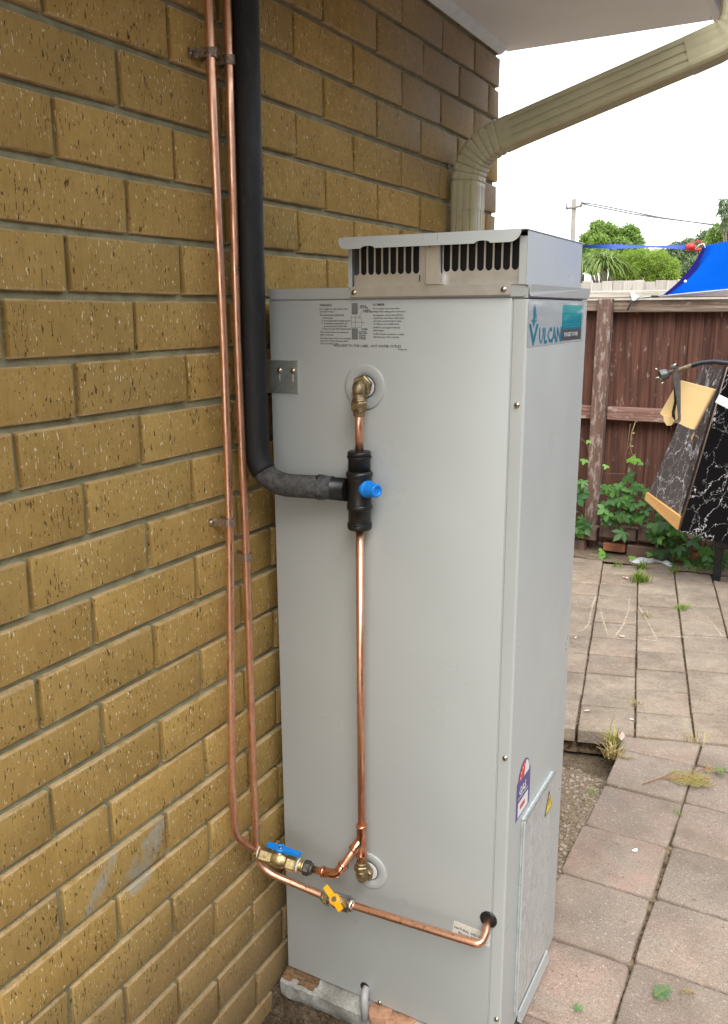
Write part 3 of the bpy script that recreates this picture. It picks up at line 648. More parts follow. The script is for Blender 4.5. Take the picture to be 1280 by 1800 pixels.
mb = MB(); mb.prism([(X1+.0015+(.002 if z > 1.44 else 0), y, z) for y, z in pts], (.0012, 0, 0)); mb.build('cap_side_lip', E, heater)
# stainless flange of the flue terminal
MB().rbox(.212, .4965, Y0-.0072, Y0-.0052, 1.4325, 1.4495, .0008).build('flange_strip', M['steel'], heater)
MB().box(.212, .51, Y0-.007, Y0+.02, 1.4488, 1.4502).build('flange_shelf', M['steel'], heater)
# cowl
CY = Y0-.008; CZ0, CZ1 = 1.4500, 1.5270; CXL, CXR = .2085, .5215; CYB = .738
MB().box(CXL+.012, CXR-.012, CY+.022, CYB-.01, CZ0, CZ1-.004).build('cowl_inside', M['dark'], heater)
MB().rbox(CXR-.0015, CXR, CY, CYB, CZ0-.003, CZ1, .0006).build('cowl_side_sheet', E, heater)
MB().rbox(CXR-.0135, CXR-.0017, CY+.0004, CY+.0016, CZ0-.002, CZ1-.008, .0004).build('cowl_corner_fold', E, heater)
MB().rbox(CXL, CXL+.0015, CY, CYB, CZ0-.003, CZ1, .0006).build('cowl_side_sheet', E, heater)
MB().rbox(CXL+.0017, CXL+.0075, CY+.0004, CY+.0016, CZ0-.002, CZ1-.008, .0004).build('cowl_corner_fold', E, heater)
MB().rbox(CXL-.002, CXR+.001, CY-.012, CYB+.001, CZ1, CZ1+.0018, .0006).build('cowl_top_sheet', E, heater)
MB().box(CXL, CXR, CYB-.003, CYB-.0015, CZ0, CZ1).build('cowl_back_sheet', E, heater)
# hood lip: rounded ends, two shallow arches cut in its lower edge
lip = []
x0, x1, zl, zh = .1985, .5145, CZ1-.0175, CZ1+.0015
lip += [(x0, zh)]+[(x0+.016-.016*cos(radians(a)), zl+.0155-.0155*sin(radians(a))) for a in (15, 35, 55, 75, 90)]
for cx in (.2555, .4545):
    for a in range(180, -1, -20): lip.append((cx+.0125*cos(radians(a)), zl+.0042*sin(radians(a))))
lip += [(x1-.016+.016*sin(radians(a)), zl+.0155-.0155*cos(radians(a))) for a in (0, 20, 40, 60, 80)]+[(x1, zh)]
mb = MB(); mb.prism([(x, CY-.013-.006*((zh-z)/(zh-zl)), z) for x, z in lip], (0, .0012, 0)); mb.build('hood_lip', E, heater)
for xx in (.3545, .3795):
    MB().box(xx, xx+.0008, CY-.0165, CY-.0155, zl+.003, zh-.004).build('lip_crease', M['steel'], heater)
# louvred grilles: comb of round-bottomed slots
def comb(x0, x1, zb, zs, ztop, n, pitch, w, xs, y, t):
    pts = [(x0, zb), (x1, zb), (x1, ztop)]
    cur = []
    for i in range(n-1, -1, -1):
        c = xs+pitch*i
        cur.append((c+w/2, ztop)); 
        for a in range(0, 181, 30): cur.append((c+w/2*cos(radians(a)), zs+w/2-w/2*sin(radians(a))))
        cur.append((c-w/2, ztop))
    pts += cur+[(x0, ztop)]
    return MB().prism([(x, y, z) for x, z in pts], (0, t, 0))
comb(.2165, .3535, CZ0, 1.4682, CZ1-.006, 9, .01385, .0110, .2215, CY+.006, .0015).build('grille', M['steel'], heater)
comb(.3775, .5095, CZ0, 1.4700, CZ1-.006, 9, .01425, .0114, .3855, CY+.008, .0015).build('grille', M['steel'], heater)
MB().rbox(.3530, .3775, CY-.002, CY+.004, CZ0+.0005, CZ1-.009, .0006).build('centre_bracket', M['steel'], heater)
MB().rbox(.3645, .3675, CY-.017, CY-.013, CZ1-.022, CZ1-.012, .0006).build('spring_clip', M['screw'], heater)
MB().box(.3395, .3400, CY+.003, CY+.006, CZ0+.006, CZ0+.016).build('tab_slit', M['dark'], heater)
MB().rbox(.3775, .3825, CY-.001, CY+.008, CZ0+.0005, CZ0+.018, .0005).build('side_tab', M['steel'], heater)
def screw(x, y, z, d, r=.0042, parent=heater, name='screw', mat='screw'):
    mb = MB(); mb.lathe((x, y, z), d, [(0, r*1.15), (.0008, r*1.15), (.001, r), (.0028, r*.85), (.0036, r*.35)], 10)
    D = Vector(d).normalized(); a = D.orthogonal().normalized(); b = D.cross(a); o = Vector((x, y, z))+D*.0034
    for u, w in ((a, b), (b, a)):
        mb.add([o+u*(r*.55*i)+w*(r*.12*j)+D*(.0004 if 1 else 0) for i, j in ((-1, -1), (1, -1), (1, 1), (-1, 1))], [(0, 1, 2, 3)], False, 1)
    return mb.build(name, [M[mat], M['dark']], parent)
for x, z, dy in ((.219, 1.4400, -.0072), (.4845, 1.4405, -.0072), (.5103, 1.2625, 0), (.5118, .6445, 0), (.5140, .098, 0), (.2645, .026, -.0012)):
    screw(x, Y0+dy, z, (0, -1, 0))
# ---- flanges of the two water sockets
def socket(px, py, z_):
    c = at(px, py, 1, Y0-.0012); o = Vector((c.x, Y0-.0012, c.z))
    MB().lathe(o, (0, -1, 0), [(0, .0392), (.0022, .0388), (.0030, .0372), (.0026, .0225), (.0018, .0215), (.0008, .0200), (.0004, .020)], 48, cap=False).build('socket_flange', M['enamel'], heater)
    MB().lathe(o+Vector((0, -.0005, 0)), (0, -1, 0), [(0, .0205), (.0003, .0205)], 32).build('socket_shadow_ring', M['nutgrey'], heater)
    MB().lathe(o+Vector((0, -.0008, 0)), (0, -1, 0), [(0, .0185), (.0018, .0180), (.0022, .0165)], 32).build('socket_insulation', M['whiteplastic'], heater)
    return o
o1 = socket(642, 680, 0); o2 = socket(649.5, 1530, 0)
# ---- mounting bracket
mb = MB(); mb.rbox(.0415, .0995, Y0-.0048, Y0-.0013, 1.2655, 1.3235, .0006); mb.rbox(.006, .043, Y0+.012, Y0+.014, 1.262, 1.3235, .0006); mb.hexa([(.0400, Y0-.004, 1.2640), (.0430, Y0-.004, 1.2655), (.0360, Y0+.014, 1.2625), (.0330, Y0+.014, 1.2625), (.0400, Y0-.004, 1.3235), (.0430, Y0-.004, 1.3235), (.0360, Y0+.014, 1.3235), (.0330, Y0+.014, 1.3235)])
br_ = mb.build('wall_bracket', M['galv'], heater)
for sx in (.0615, .0905):
    screw(sx, Y0-.0048, 1.3055, (0, -1, 0), .0045, br_); MB().box(sx-.0012, sx+.0012, Y0-.0051, Y0-.0045, 1.286, 1.300).build('slot', M['enamel'], br_)
# ---- gas inlet grommet, drain spout
gp = at(859, 1616, 1, Y0-.0012)
MB().lathe(gp, (0, -1, 0), [(0, .0165), (.0015, .0165), (.003, .015), (.003, .010), (.001, .009)], 28).build('gas_grommet', M['blackplastic'], heater)
MB().lathe(gp+Vector((0, -.0012, 0)), (0, -1, 0), [(0, .0105), (.0004, .0105)], 24).build('gas_hole', M['dark'], heater)
dpz = at(645, 1738, 1, Y0)
MB().lathe(Vector((dpz.x-.004, Y0-.0012, dpz.z+.004)), (0, -1, 0), [(0, .0105), (.0006, .0105)], 24).build('drain_hole', M['dark'], heater)
dx = dpz.x
MB().tube(fillet([(dx-.004, Y0+.01, dpz.z+.001), (dx+.004, Y0-.018, dpz.z+.001), (dx+.012, Y0-.030, dpz.z-.045)], .016), .0082, 16).build('drain_spout', M['greyplastic'], heater)
# ---- access door and tray on the front (+x) face
XF = X1
dTR = at(974, 1351, 0, XF+.006); dTL = at(917, 1452, 0, XF+.006); dBL = at(912, 1762, 0, XF+.006); dBR = at(968, 1645, 0, XF+.006)
yl_, yr_ = (dTL.y+dBL.y)/2, dTR.y; ztop = (dTR.z+dTL.z)/2; zbot = .052
print('door', dTR, dTL, dBL, dBR)
door = MB().rbox(XF, XF+.006, yl_, yr_, zbot, ztop, .0015).build('access_door', M['platefilm'], heater)
MB().rbox(XF+.0062, XF+.0098, yl_-.002, yr_+.002, ztop-.003, ztop+.0015, .0006).build('top_fold', M['galv'], door)
MB().rbox(XF+.0062, XF+.0094, yl_-.004, yl_-.0005, zbot, ztop-.004, .0006).build('side_fold', M['enamel'], door)
tL = at(919, 1770, 0, XF+.012); tR = at(969, 1648, 0, XF+.012); print('tray', tL, tR)
mb = MB(); mb.hexa([(XF+.002, tL.y, .012), (XF+.010, tL.y+.002, .008), (XF+.010, tR.y, .008), (XF+.002, tR.y, .012), (XF+.002, tL.y, .034), (XF+.0065, tL.y, .035), (XF+.0065, tR.y, .035), (XF+.002, tR.y, .034)]); mb.build('door_sill', M['enamel'], heater)
# ---- printed labels
def text_mb(s, size, sx=1.0, bold=0, align='LEFT', space=1.0):
    cu = bpy.data.curves.new('t', 'FONT'); cu.body = s; cu.size = size; cu.resolution_u = 1; cu.align_x = align; cu.offset = bold; cu.space_line = space; cu.fill_mode = 'FRONT'
    o = bpy.data.objects.new('t', cu); COL.objects.link(o); dg = bpy.context.evaluated_depsgraph_get(); dg.update(); me = bpy.data.meshes.new_from_object(o.evaluated_get(dg))
    V = [(v.co.x*sx, v.co.y) for v in me.vertices]; F = [list(p.vertices) for p in me.polygons]; bpy.data.objects.remove(o); bpy.data.curves.remove(cu); bpy.data.meshes.remove(me); return V, F
def print_front(items, name, parent, mats):      # items: (kind, ...) on the -y face; a label is one sheet of print
    mb = MB()
    for it in items:
        if it[0] == 't':
            _, s, x, z, size, sx, bold, lift, rot, mi = it; V, F = text_mb(s, size, sx, bold); c, d = cos(rot), sin(rot)
            mb.add([(x+u*c-v*d, Y0-.0012-lift, z+u*d+v*c) for u, v in V], F, False, mi)
        if it[0] == 'r':
            _, xa, xb, za, zb_, lift, mi = it; mb.add([(xa, Y0-.0012-lift, za), (xb, Y0-.0012-lift, za), (xb, Y0-.0012-lift, zb_), (xa, Y0-.0012-lift, zb_)], [(0, 1, 2, 3)], False, mi)
        if it[0] == 'l':
            _, a, b, w, lift, mi = it; a = Vector(a); b = Vector(b); n = (b-a).normalized().orthogonal() if 0 else Vector((-(b-a).y, (b-a).x)).normalized()*w/2
            mb.add([(p.x, Y0-.0012-lift, p.y) for p in (a-n, b-n, b+n, a+n)], [(0, 1, 2, 3)], False, mi)
    return mb.build(name, mats, parent, fix=False)
wx, wz, FS = .1470, 1.4185, .0042
I = []; T = lambda s, x, z, sz=FS, sx=.92, b=.00004: I.append(('t', s, x, z, sz, sx, b, .0004, 0, 0))
T('WARNING', wx, wz-.0002, .0052, 1.0, .0001)
z = wz-.0062
for s, ind, gap in (('Do not light the water heater unless', 0, .0046), ('unit is full of water.', 0, .0058), ('This water heater is fitted with:', 0, .0050), ('1. Thermostat.', .004, .0046), ('2. Over temperature energy cut-out.', .004, .0046), ('3. Combination temperature and', .004, .0046), ('    pressure operated relief valve.', .004, .0046), ('4. Thermocouple with thermal switch.', .004, .0056), ('These devices must not be tampered', 0, .0046), ('with or removed.', 0, .0058), ('The water heater must not be operated', 0, .0046), ('unless each of these devices is fitted', 0, .0046), ('and is in working order.', 0, .0046)):
    T(s, wx+ind, z); z -= gap
px_ = .2530; T('PLUMBER', px_, wz-.0002, .0052, 1.0, .0001); z = wz-.0062
for s, gap in (('Do not apply heat to any of the', .0048), ('fittings when making your connections.', .0060), ('An expansion control valve (ECV) is', .0048), ('required by some Water Authorities', .0048), ('and is also recommended in areas', .0048), ('of scaling or poor quality water.', .0060), ('An ECV is not supplied with this', .0048), ('water heater.', .0060), ('An ECV may be necessary to comply', .0048), ('with the terms of the warranty.', .0048)):
    T(s, px_, z); z -= gap
T('ADJACENT TO THIS LABEL - HOT WATER OUTLET', .1745, wz-.0690, .0058, 1.0, .00006); T('101281 AD', .2995, wz-.0735, .0040)
R_ = lambda a, b, c, d, mi=1: I.append(('r', a, b, c, d, .0003, mi)); Ln = lambda a, b, w=.0004: I.append(('l', a, b, w, .0004, 0))
hx = .2115
R_(hx, hx+.011, wz-.014, wz+.004); R_(hx, hx+.011, wz-.056, wz-.038)
for za in (wz+.004, wz-.014, wz-.038, wz-.056): Ln((hx, za), (hx+.011, za))
for xa in (hx, hx+.011): Ln((xa, wz-.056), (xa, wz-.038)); Ln((xa, wz-.014), (xa, wz+.004))
for a, b in (((hx-.001, wz-.036), (hx-.001, wz-.016)), ((hx-.001, wz-.036), (hx+.018, wz-.036)), ((hx-.001, wz-.019), (hx+.018, wz-.019)), ((hx+.007, wz-.036), (hx+.007, wz-.016)), ((hx+.018, wz-.036), (hx+.020, wz-.030)), ((hx+.020, wz-.030), (hx+.018, wz-.019)), ((hx, wz-.0275), (hx+.026, wz-.0275)), ((hx+.009, wz-.012), (hx+.015, wz-.002)), ((hx+.013, wz-.022), (hx+.020, wz-.008))): Ln(a, b)
for s, x, z in (('REMOVE', hx+.0165, wz-.0015), ('PLUG HERE', hx+.0165, wz-.0045), ('CONNECT', hx+.0215, wz-.0085), ('OUTLET HERE', hx+.0215, wz-.0112), ('PLUMBER', hx+.018, wz-.0400), ('Do not over', hx+.0135, wz-.0435), ('tighten fitting.', hx+.0135, wz-.0465), ('Use thread', hx+.0135, wz-.0500), ('sealing tape', hx+.0135, wz-.0530), ('on all joints.', hx+.0135, wz-.0560)): T(s, x, z, .0031, .95, .0001)
print_front(I, 'warning_label', heater, [M['ink'], M['inkgrey']])
# natural gas sticker
sa = at(798, 1617, 1, Y0); sb = at(796, 1637, 1, Y0); sc_ = at(850, 1655, 1, Y0); ang = math.atan2(-.0035, .07)
MB().prism([(sa.x+.001, Y0-.0013, sa.z), (sb.x, Y0-.0013, sb.z), (gp.x+.004, Y0-.0013, sb.z-.004), (gp.x+.005, Y0-.0013, sa.z-.003)], (0, -.0003, 0)).build('gas_type_sticker', M['whitetape'], heater)
print_front([('t', 'NATURAL GAS ONLY', sb.x+.0035, sb.z+.0098, .0078, .86, .0002, .0006, -.045, 0), ('t', 'Max press. 3.5kPa', sb.x+.012, sb.z+.0020, .0062, .88, .0001, .0006, -.045, 0)], 'gas_type_print', heater, [M['ink']])
# brand badge on the front face
def print_side(items, name, parent, mats, x=XF):
    mb = MB()
    for it in items:
        if it[0] == 't':
            _, s, y, z, size, sx, bold, lift, rot, mi = it; V, F = text_mb(s, size, sx, bold); c, d = cos(rot), sin(rot)
            mb.add([(x+lift, y+u*c-v*d, z+u*d+v*c) for u, v in V], F, False, mi)
        if it[0] == 'p': _, pts, lift, mi = it; mb.add([(x+lift, y, z) for y, z in pts], [tuple(range(len(pts)))], False, mi)
    return mb.build(name, mats, parent, fix=False)
b0, b1, bz0, bz1 = .4300, .7640, 1.3525, 1.4225
I = [('p', [(b0, bz0), (b1, bz0), (b1, bz1), (b0, bz1)], .0003, 0), ('p', [(.618, bz0+.0045), (b1-.012, bz0+.0045), (b1-.012, bz0+.024), (.618, bz0+.024)], .0005, 2), ('p', [(.618, bz0+.024), (b1-.012, bz0+.024), (b1-.012, bz1-.004), (.618, bz1-.004)], .0005, 1),
     ('p', [(.616, bz0+.003), (.6175, bz0+.003), (.6175, bz1-.003), (.616, bz1-.003)], .0005, 3),
     ('t', 'V', .4370, bz0+.0030, .0470, 1.62, .0009, .0007, 0, 4), ('t', 'ULCAN', .4880, bz0+.0045, .0350, 1.12, .0008, .0007, 0, 4),
     ('t', 'FORGED TOUGH', .636, bz0+.0115, .0105, 1.12, .0001, .0008, 0, 3)]
fl = [(.452, bz0+.041), (.459, bz0+.030), (.468, bz0+.041), (.474, bz0+.0405), (.468, bz0+.053), (.474, bz0+.048), (.479, bz0+.047), (.470, bz0+.058), (.462, bz0+.066), (.466, bz0+.058), (.459, bz0+.052), (.456, bz0+.061), (.453, bz0+.050)]
I += [('p', [(.444, bz0+.0405), (.476, bz0+.0405), (.476, bz0+.0420), (.444, bz0+.0420)], .0008, 4), ('p', [(.452, bz0+.0405), (.460, bz0+.030), (.468, bz0+.0405)], .0008, 4), ('p', [(.4555, bz0+.042), (.4645, bz0+.042), (.4655, bz0+.052), (.4560, bz0+.052)], .0008, 4), ('p', [(.4560, bz0+.050), (.4600, bz0+.046), (.4730, bz0+.0455), (.4690, bz0+.053), (.4620, bz0+.054)], .0009, 4), ('p', [(.4560, bz0+.051), (.4655, bz0+.051), (.4680, bz0+.056), (.4610, bz0+.066), (.4545, bz0+.058)], .0010, 4)]
for zz, w in ((.061, .045), (.052, .072), (.0405, .052), (.0315, .098), (.0275, .105)): I.append(('p', [(.634, bz0+zz), (.634+w, bz0+zz), (.634+w, bz0+zz+.0016), (.634, bz0+zz+.0016)], .0007, 5))
print_side(I, 'brand_badge', heater, [M['film'], M['tealfade'], M['charcoal'], M['white'], M['tealdark'], M['teal']])
# energy label
g0, g1, gz0, gz1 = .4690, .5500, .4950, .5730
arc = [((g0+g1)/2+.033*cos(radians(a)), gz1+.0335*sin(radians(a))-.002) for a in range(0, 181, 12)]; ai = [((g0+g1)/2+.029*cos(radians(a)), gz1+.0295*sin(radians(a))-.002) for a in range(0, 181, 12)]
wq = [((g0+g1)/2+.030*cos(radians(a)), gz1+.0305*sin(radians(a))-.002) for a in range(0, 80, 12)]+[((g0+g1)/2, gz1-.002)]
I = [('p', [(g0, gz0), (g1, gz0), (g1, gz1), (g0, gz1)], .0003, 0), ('p', arc, .0003, 0), ('p', ai, .0005, 1), ('p', wq, .0007, 2), ('t', 'GAS', g0+.0130, gz0+.047, .0225, 1.0, .0006, .0008, 0, 2), ('p', [(g0+.008, gz0+.041), (g1-.016, gz0+.041), (g1-.016, gz0+.043), (g0+.008, gz0+.043)], .0008, 2), ('p', [(g0+.010, gz0+.004), (g1-.012, gz0+.004), (g1-.012, gz0+.034), (g0+.010, gz0+.034)], .0006, 2), ('p', [(g0+.022, gz0+.015), (g1-.030, gz0+.015), (g1-.030, gz0+.024), (g0+.022, gz0+.024)], .0008, 1)]
for a in (165, 140, 112, 85): 
    cx, cz = (g0+g1)/2+.022*cos(radians(a)), gz1-.002+.0225*sin(radians(a)); I.append(('p', [(cx+(.0038 if k % 2 == 0 else .0016)*cos(radians(k*36+90)), cz+(.0038 if k % 2 == 0 else .0016)*sin(radians(k*36+90))) for k in range(10)], .0009, 2))
print_side(I, 'energy_label', heater, [M['purple'], M['red'], M['white']])
wy, wz2 = yr_-.030, ztop-.052
print_side([('p', [(wy-.026, wz2-.024), (wy+.026, wz2-.024), (wy, wz2+.024)], .0068, 0), ('p', [(wy-.021, wz2-.021), (wy+.021, wz2-.021), (wy, wz2+.018)], .0071, 1), ('p', [(wy-.002, wz2-.010), (wy+.002, wz2-.010), (wy+.003, wz2+.006), (wy-.003, wz2+.006)], .0074, 0)], 'warning_triangle', heater, [M['ink'], M['yellow']])

# ================================================================== PIPES
YP = .398                       # riser centre plane
cold = thing('cold_water_pipe', 'left copper pipe on the wall feeding the blue handled valve and the riser', 'pipe', (.03, .3, .4))
vA = at(452, 1497, 1, .340); vB = at(541, 1526, 1, .362); vB2 = at(556, 1531, 1, .366); e1 = at(592, 1537, 1, .372); te = at(634, 1476, 1, YP); rx = at(633.5, 1100, 1, YP).x
vdir = (vB-vA).normalized(); print('valve', vA, vB, e1, te, rx)
pa = vA-vdir*.004
pts = [(.030, .302, 2.16), (.030, .300, 1.72), (.030, .303, 1.36), (.030, .299, 1.04), (.029, .284, .74), (.029, .272, .50)]
kk = at(413, 1468, 0, .028); low = fillet([(.029, .274, .55), tuple(kk), tuple(pa)], .05, 10)
MB().tube(pts[:-1]+low, .0073, 16).build('wall_pipe', M['copper'], cold)
R1 = .0078
va = MB(); va.lathe(pa-vdir*.003, vdir, [(0, .0095), (.001, .0115), (.006, .0118), (.007, .0098), (.011, .0098)], 20); va.build('end_ferrule', M['brass'], cold)
Lv = (vB-vA).length; nutg = Lv
vb = MB()
hexnut(vb, pa+vdir*.010, vdir, .0172, .028, rot=.3); vb.lathe(pa+vdir*.036, vdir, [(0, .0128), (.004, .0135), (.012, .0165), (.024, .0165), (.030, .013), (.036, .0125)], 24)
hexnut(vb, pa+vdir*.068, vdir, .0172, .022, rot=.3)
body = vb.build('valve_body', M['brass'], cold)
MB().lathe(pa+vdir*.006, vdir, [(0, .010), (.001, .0122), (.004, .0122), (.005, .010)], 20).build('thread_tape', M['whitetape'], body)
MB().lathe(pa+vdir*.0905, vdir, [(0, .010), (.0008, .0145), (.0034, .0142), (.0045, .010)], 20).build('thread_tape', M['whitetape'], body)
MB().lathe(pa+vdir*.094, vdir, [(0, .0125), (.004, .0125), (.005, .0105), (.007, .0132), (.011, .0128)], 20).build('valve_tail', M['brass'], cold)
nn = MB(); hexnut(nn, pa+vdir*.105, vdir, .0148, .013, rot=.1); nn.lathe(pa+vdir*.118, vdir, [(0, .0122), (.003, .0118), (.005, .010)], 20); nn.build('compression_nut', M['nutgrey'], cold)
up_ = Vector((0, 0, 1)); up_ = (up_-vdir*up_.dot(vdir)).normalized(); sd_ = vdir.cross(up_)
vc = pa+vdir*.052
MB().lathe(vc, up_, [(.010, .0085), (.016, .0085), (.017, .006), (.024, .006)], 16).build('valve_stem', M['brass'], cold)
def lever(c, ax, bx, u, mat, L1, L2, parent, w=.0085, hub=.0105, h=.007, drop=.0):   # butterfly handle: hub ring with two wings along ax
    mb = MB(); mb.lathe(c, u, [(0, hub), (.001, hub+.001), (h, hub), (h, hub*.55), (h-.0025, hub*.5)], 20)
    for s, Lw, dz in ((1, L1, drop), (-1, L2, drop)):
        a = c+ax*(s*hub*.6)+u*(h*.5); b = c+ax*(s*Lw)+u*(h*.5+dz)
        q1 = [a-bx*(w*.75)-u*(h*.42), a+bx*(w*.75)-u*(h*.42), b+bx*(w*.62)-u*(h*.42), b-bx*(w*.62)-u*(h*.42)]; q2 = [p+u*(h*.84) for p in q1]; mb.hexa(q1+q2)
    mb.lathe(c+u*(h-.003), u, [(0, hub*.42), (.0022, hub*.42), (.003, hub*.2)], 8, mi=1)
    return mb.build('handle', [mat, M['screw']], parent)
hc = vc+up_*.021; hdir = (at(520, 1494, 1, .352)-at(462, 1478, 1, .345)).normalized()
hd = (vdir+up_*.0).normalized()
lever(hc, hd, sd_, up_, M['blueplastic'], .043, .028, cold)
# flow: short pipe, elbow, diagonal, tee
s0 = pa+vdir*.118; el = [s0, e1, te]
ed = (Vector(te)-Vector(e1)).normalized()
pp = fillet([tuple(s0), tuple(e1), tuple(te)], .020, 8); MB().tube(pp, .0073, 16).build('branch_pipe', M['copper'], cold)
d1 = (Vector(e1)-s0).normalized()
ebp = fillet([tuple(Vector(e1)-d1*.030), tuple(e1), tuple(Vector(e1)+ed*.026)], .018, 8); MB().tube(ebp, [.0102]*1+[.0092]*(len(ebp)-2)+[.0102], 16).build('elbow_fitting', M['copper2'], cold)
for p_, d_ in ((Vector(e1)-d1*.032, d1), (Vector(e1)+ed*.022, ed)): MB().lathe(p_, d_, [(0, .009), (.0008, .0112), (.004, .0112), (.006, .0095)], 18).build('elbow_collar', M['copper2'], cold)
MB().lathe(Vector(te)-ed*.026, ed, [(0, .009), (.0012, .0112), (.005, .0112), (.007, .0098), (.026, .0098)], 18).build('tee_branch', M['copper2'], cold)
zt_ = Vector(te).z
MB().lathe((rx, YP, zt_-.036), (0, 0, 1), [(0, .009), (.001, .0112), (.005, .0112), (.007, .0098), (.063, .0098), (.065, .0112), (.069, .0112), (.070, .009)], 20).build('tee_fitting', M['copper2'], cold)
zel2 = o2.z
MB().tube([(rx, YP, zel2+.012), (rx, YP, 1.045)], .0073, 16).build('riser_pipe', M['copper'], cold)
mb = MB(); mb.lathe((rx, YP, zel2+.038), (0, 0, -1), [(0, .0090), (.001, .0112), (.006, .0120)], 20); hexnut(mb, (rx, YP, zel2+.032), (0, 0, -1), .0155, .012, rot=.2)
mb.lathe((rx, YP, zel2+.021), (0, 0, -1), [(0, .0135), (.005, .0125), (.014, .0115), (.026, .007), (.029, .003)], 20); mb.build('elbow_connector', M['dbrass'], cold)
mb = MB(); mb.tube([(rx, YP, zel2+.004), (o2.x, Y0-.004, zel2+.002)], .0105, 16); hexnut(mb, Vector((rx, YP, zel2+.004))+(Vector((o2.x, Y0, zel2))-Vector((rx, YP, zel2)))*.25, (o2.x-rx, Y0-YP, 0), .0165, .012, rot=.4); mb.build('socket_nut', M['dbrass'], cold)

gas = thing('gas_pipe', 'right copper pipe on the wall running through the yellow handled gas valve', 'pipe', (.03, .34, .3))
gA = at(572, 1576, 1, .372); gB = at(637, 1597, 1, .374); gC = at(700, 1619, 1, .376); gE = at(845, 1661, 1, .380); gD = (gB-gA).normalized(); print('gas', gA, gB, gE, gp)
pts = [(.030, .353, 2.16), (.030, .347, 1.73), (.030, .342, 1.36), (.030, .344, 1.0), (.029, .344, .72), (.029, .341, .50)]
k1 = at(459, 1535, 1, .345); low = fillet([(.029, .341, .50), (.029+.002, .342, k1.z+.012), tuple(gA)], .055, 10)
pts2 = pts[:-1]+low+[tuple(gB)]+fillet([tuple(gB), tuple(gE), (gp.x+.003, .404, gp.z-.013), (gp.x-.001, Y0+.004, gp.z)], [.05, .016], 8)[1:]
MB().tube(pts2, .0073, 16).build('wall_pipe', M['copper'], gas)
gb = MB(); gb.lathe(gA-gD*.008, gD, [(0, .0088), (.004, .0115), (.009, .0118), (.010, .010)], 20); hexnut(gb, gA+gD*.000, gD, .0158, .012, rot=.25); gb.lathe(gA+gD*.012, gD, [(0, .011), (.004, .0125), (.012, .0158), (.026, .0158), (.032, .0125), (.040, .0125)], 24)
hexnut(gb, gA+gD*.042, gD, .0158, .013, rot=.1); gb.lathe(gA+gD*.055, gD, [(0, .0105), (.002, .0132), (.007, .0130), (.0085, .010), (.010, .0088)], 20); gbody = gb.build('valve_body', M['chrome'], gas)
u2 = Vector((.1, -1, .9)); u2 = (u2-gD*u2.dot(gD)).normalized(); s2_ = gD.cross(u2); gc = gA+gD*.030
MB().lathe(gc, u2, [(.010, .007), (.017, .007), (.018, .005), (.026, .005)], 14).build('valve_stem', M['chrome'], gas)
_ca, _sa = (cos(.62), sin(.62)) ; _zz = 1 if s2_.z > 0 else -1
lever(gc+u2*.018, (gD*_ca-s2_*_zz*_sa).normalized(), (s2_*_ca+gD*_zz*_sa).normalized(), u2, M['yellowplastic'], .026, .030, gas, w=.0085, hub=.0105, h=.0065, drop=.003)

hot = thing('hot_water_pipe', 'black foam insulated hot water pipe coming down the wall and turning to the tee', 'pipe', (.04, .37, 1.1))
hz = (at(540, 836, 1, .388).z+at(540, 877, 1, .388).z)/2
bp_ = fillet([(.042, .386, 2.16), (.041, .377, 1.6), (.041, .3725, 1.25), (.041, .3735, hz), (.19, .392, hz+.003)], [0, 0, .088], 14)
ks = max(i for i, p in enumerate(bp_) if p.z > hz+.028)
MB().tube(bp_[:ks+2], .0230, 24).build('upright_lagging', M['foam'], hot)
MB().tube(bp_[ks:], [.0228]+[.0212]*(len(bp_[ks:])-1), 24).build('elbow_lagging', M['foam2'], hot)
mb = MB(); mb.lathe((.158, .391, hz+.002), (1, .03, 0), [(0, .0195), (.002, .0228), (.008, .0232), (.011, .0215), (.013, .0225), (.016, .0222), (.018, .0205), (.060, .0205)], 28); mb.build('tee_sleeve', M['blackplastic'], hot)
temp = thing('tempering_valve', 'black moulded cover over a tempering valve on the copper riser with a bright blue cap', 'valve', (rx, YP, hz))
zT, zB = at(632, 793, 1, YP).z, at(634, 930, 1, YP).z; H_ = zT-zB
def pf(l): return [(t*H_, r) for t, r in l]
MB().lathe((rx, YP, zB), (0, 0, 1), pf([(0, .012), (.0, .0205), (.02, .0218), (.06, .0220), (.085, .0195), (.10, .0200), (.25, .0202), (.255, .0222), (.29, .0228), (.31, .0228), (.33, .0208)]), 32).build('lower_sleeve', M['blackplastic'], temp)
MB().lathe((rx, YP, zB), (0, 0, 1), pf([(.30, .0215), (.33, .0220), (.345, .0212), (.64, .0214), (.65, .0222), (.66, .0215), (.675, .0225), (.70, .0238), (.73, .0238), (.755, .0205)]), 32).build('valve_cover', M['blackplastic'], temp)
MB().lathe((rx, YP, zB), (0, 0, 1), pf([(.74, .0200), (.90, .0196), (.905, .0205), (.925, .0206), (.93, .0190), (.945, .0190), (.95, .0208), (.985, .0206), (1.0, .0190), (1.0, .009)]), 32).build('upper_sleeve', M['blackplastic'], temp)
for f in (.93, .075):
    MB().lathe((rx, YP, zB+H_*f), (0, 0, 1), [(-.0012, .0200), (-.0012, .0216), (.0012, .0216), (.0012, .0200)], 28).build('cable_tie', M['foam'], temp)
cp = at(650, 862, 1, YP-.014); cdv = Vector((.93, -.36, .02)).normalized(); oc = Vector((rx, YP, cp.z))+cdv*.010
MB().lathe(oc, cdv, [(0, .0150), (.014, .0150), (.0142, .0142), (.018, .0139), (.019, .0132), (.036, .0118), (.038, .0105), (.038, .0075), (.035, .007)], 28).build('blue_cap', M['blueplastic'], temp)
MB().tube([(rx, YP, zT-.01), (rx+.0, YP, o1.z-.01)], .0073, 16).build('outlet_pipe', M['copper'], temp)
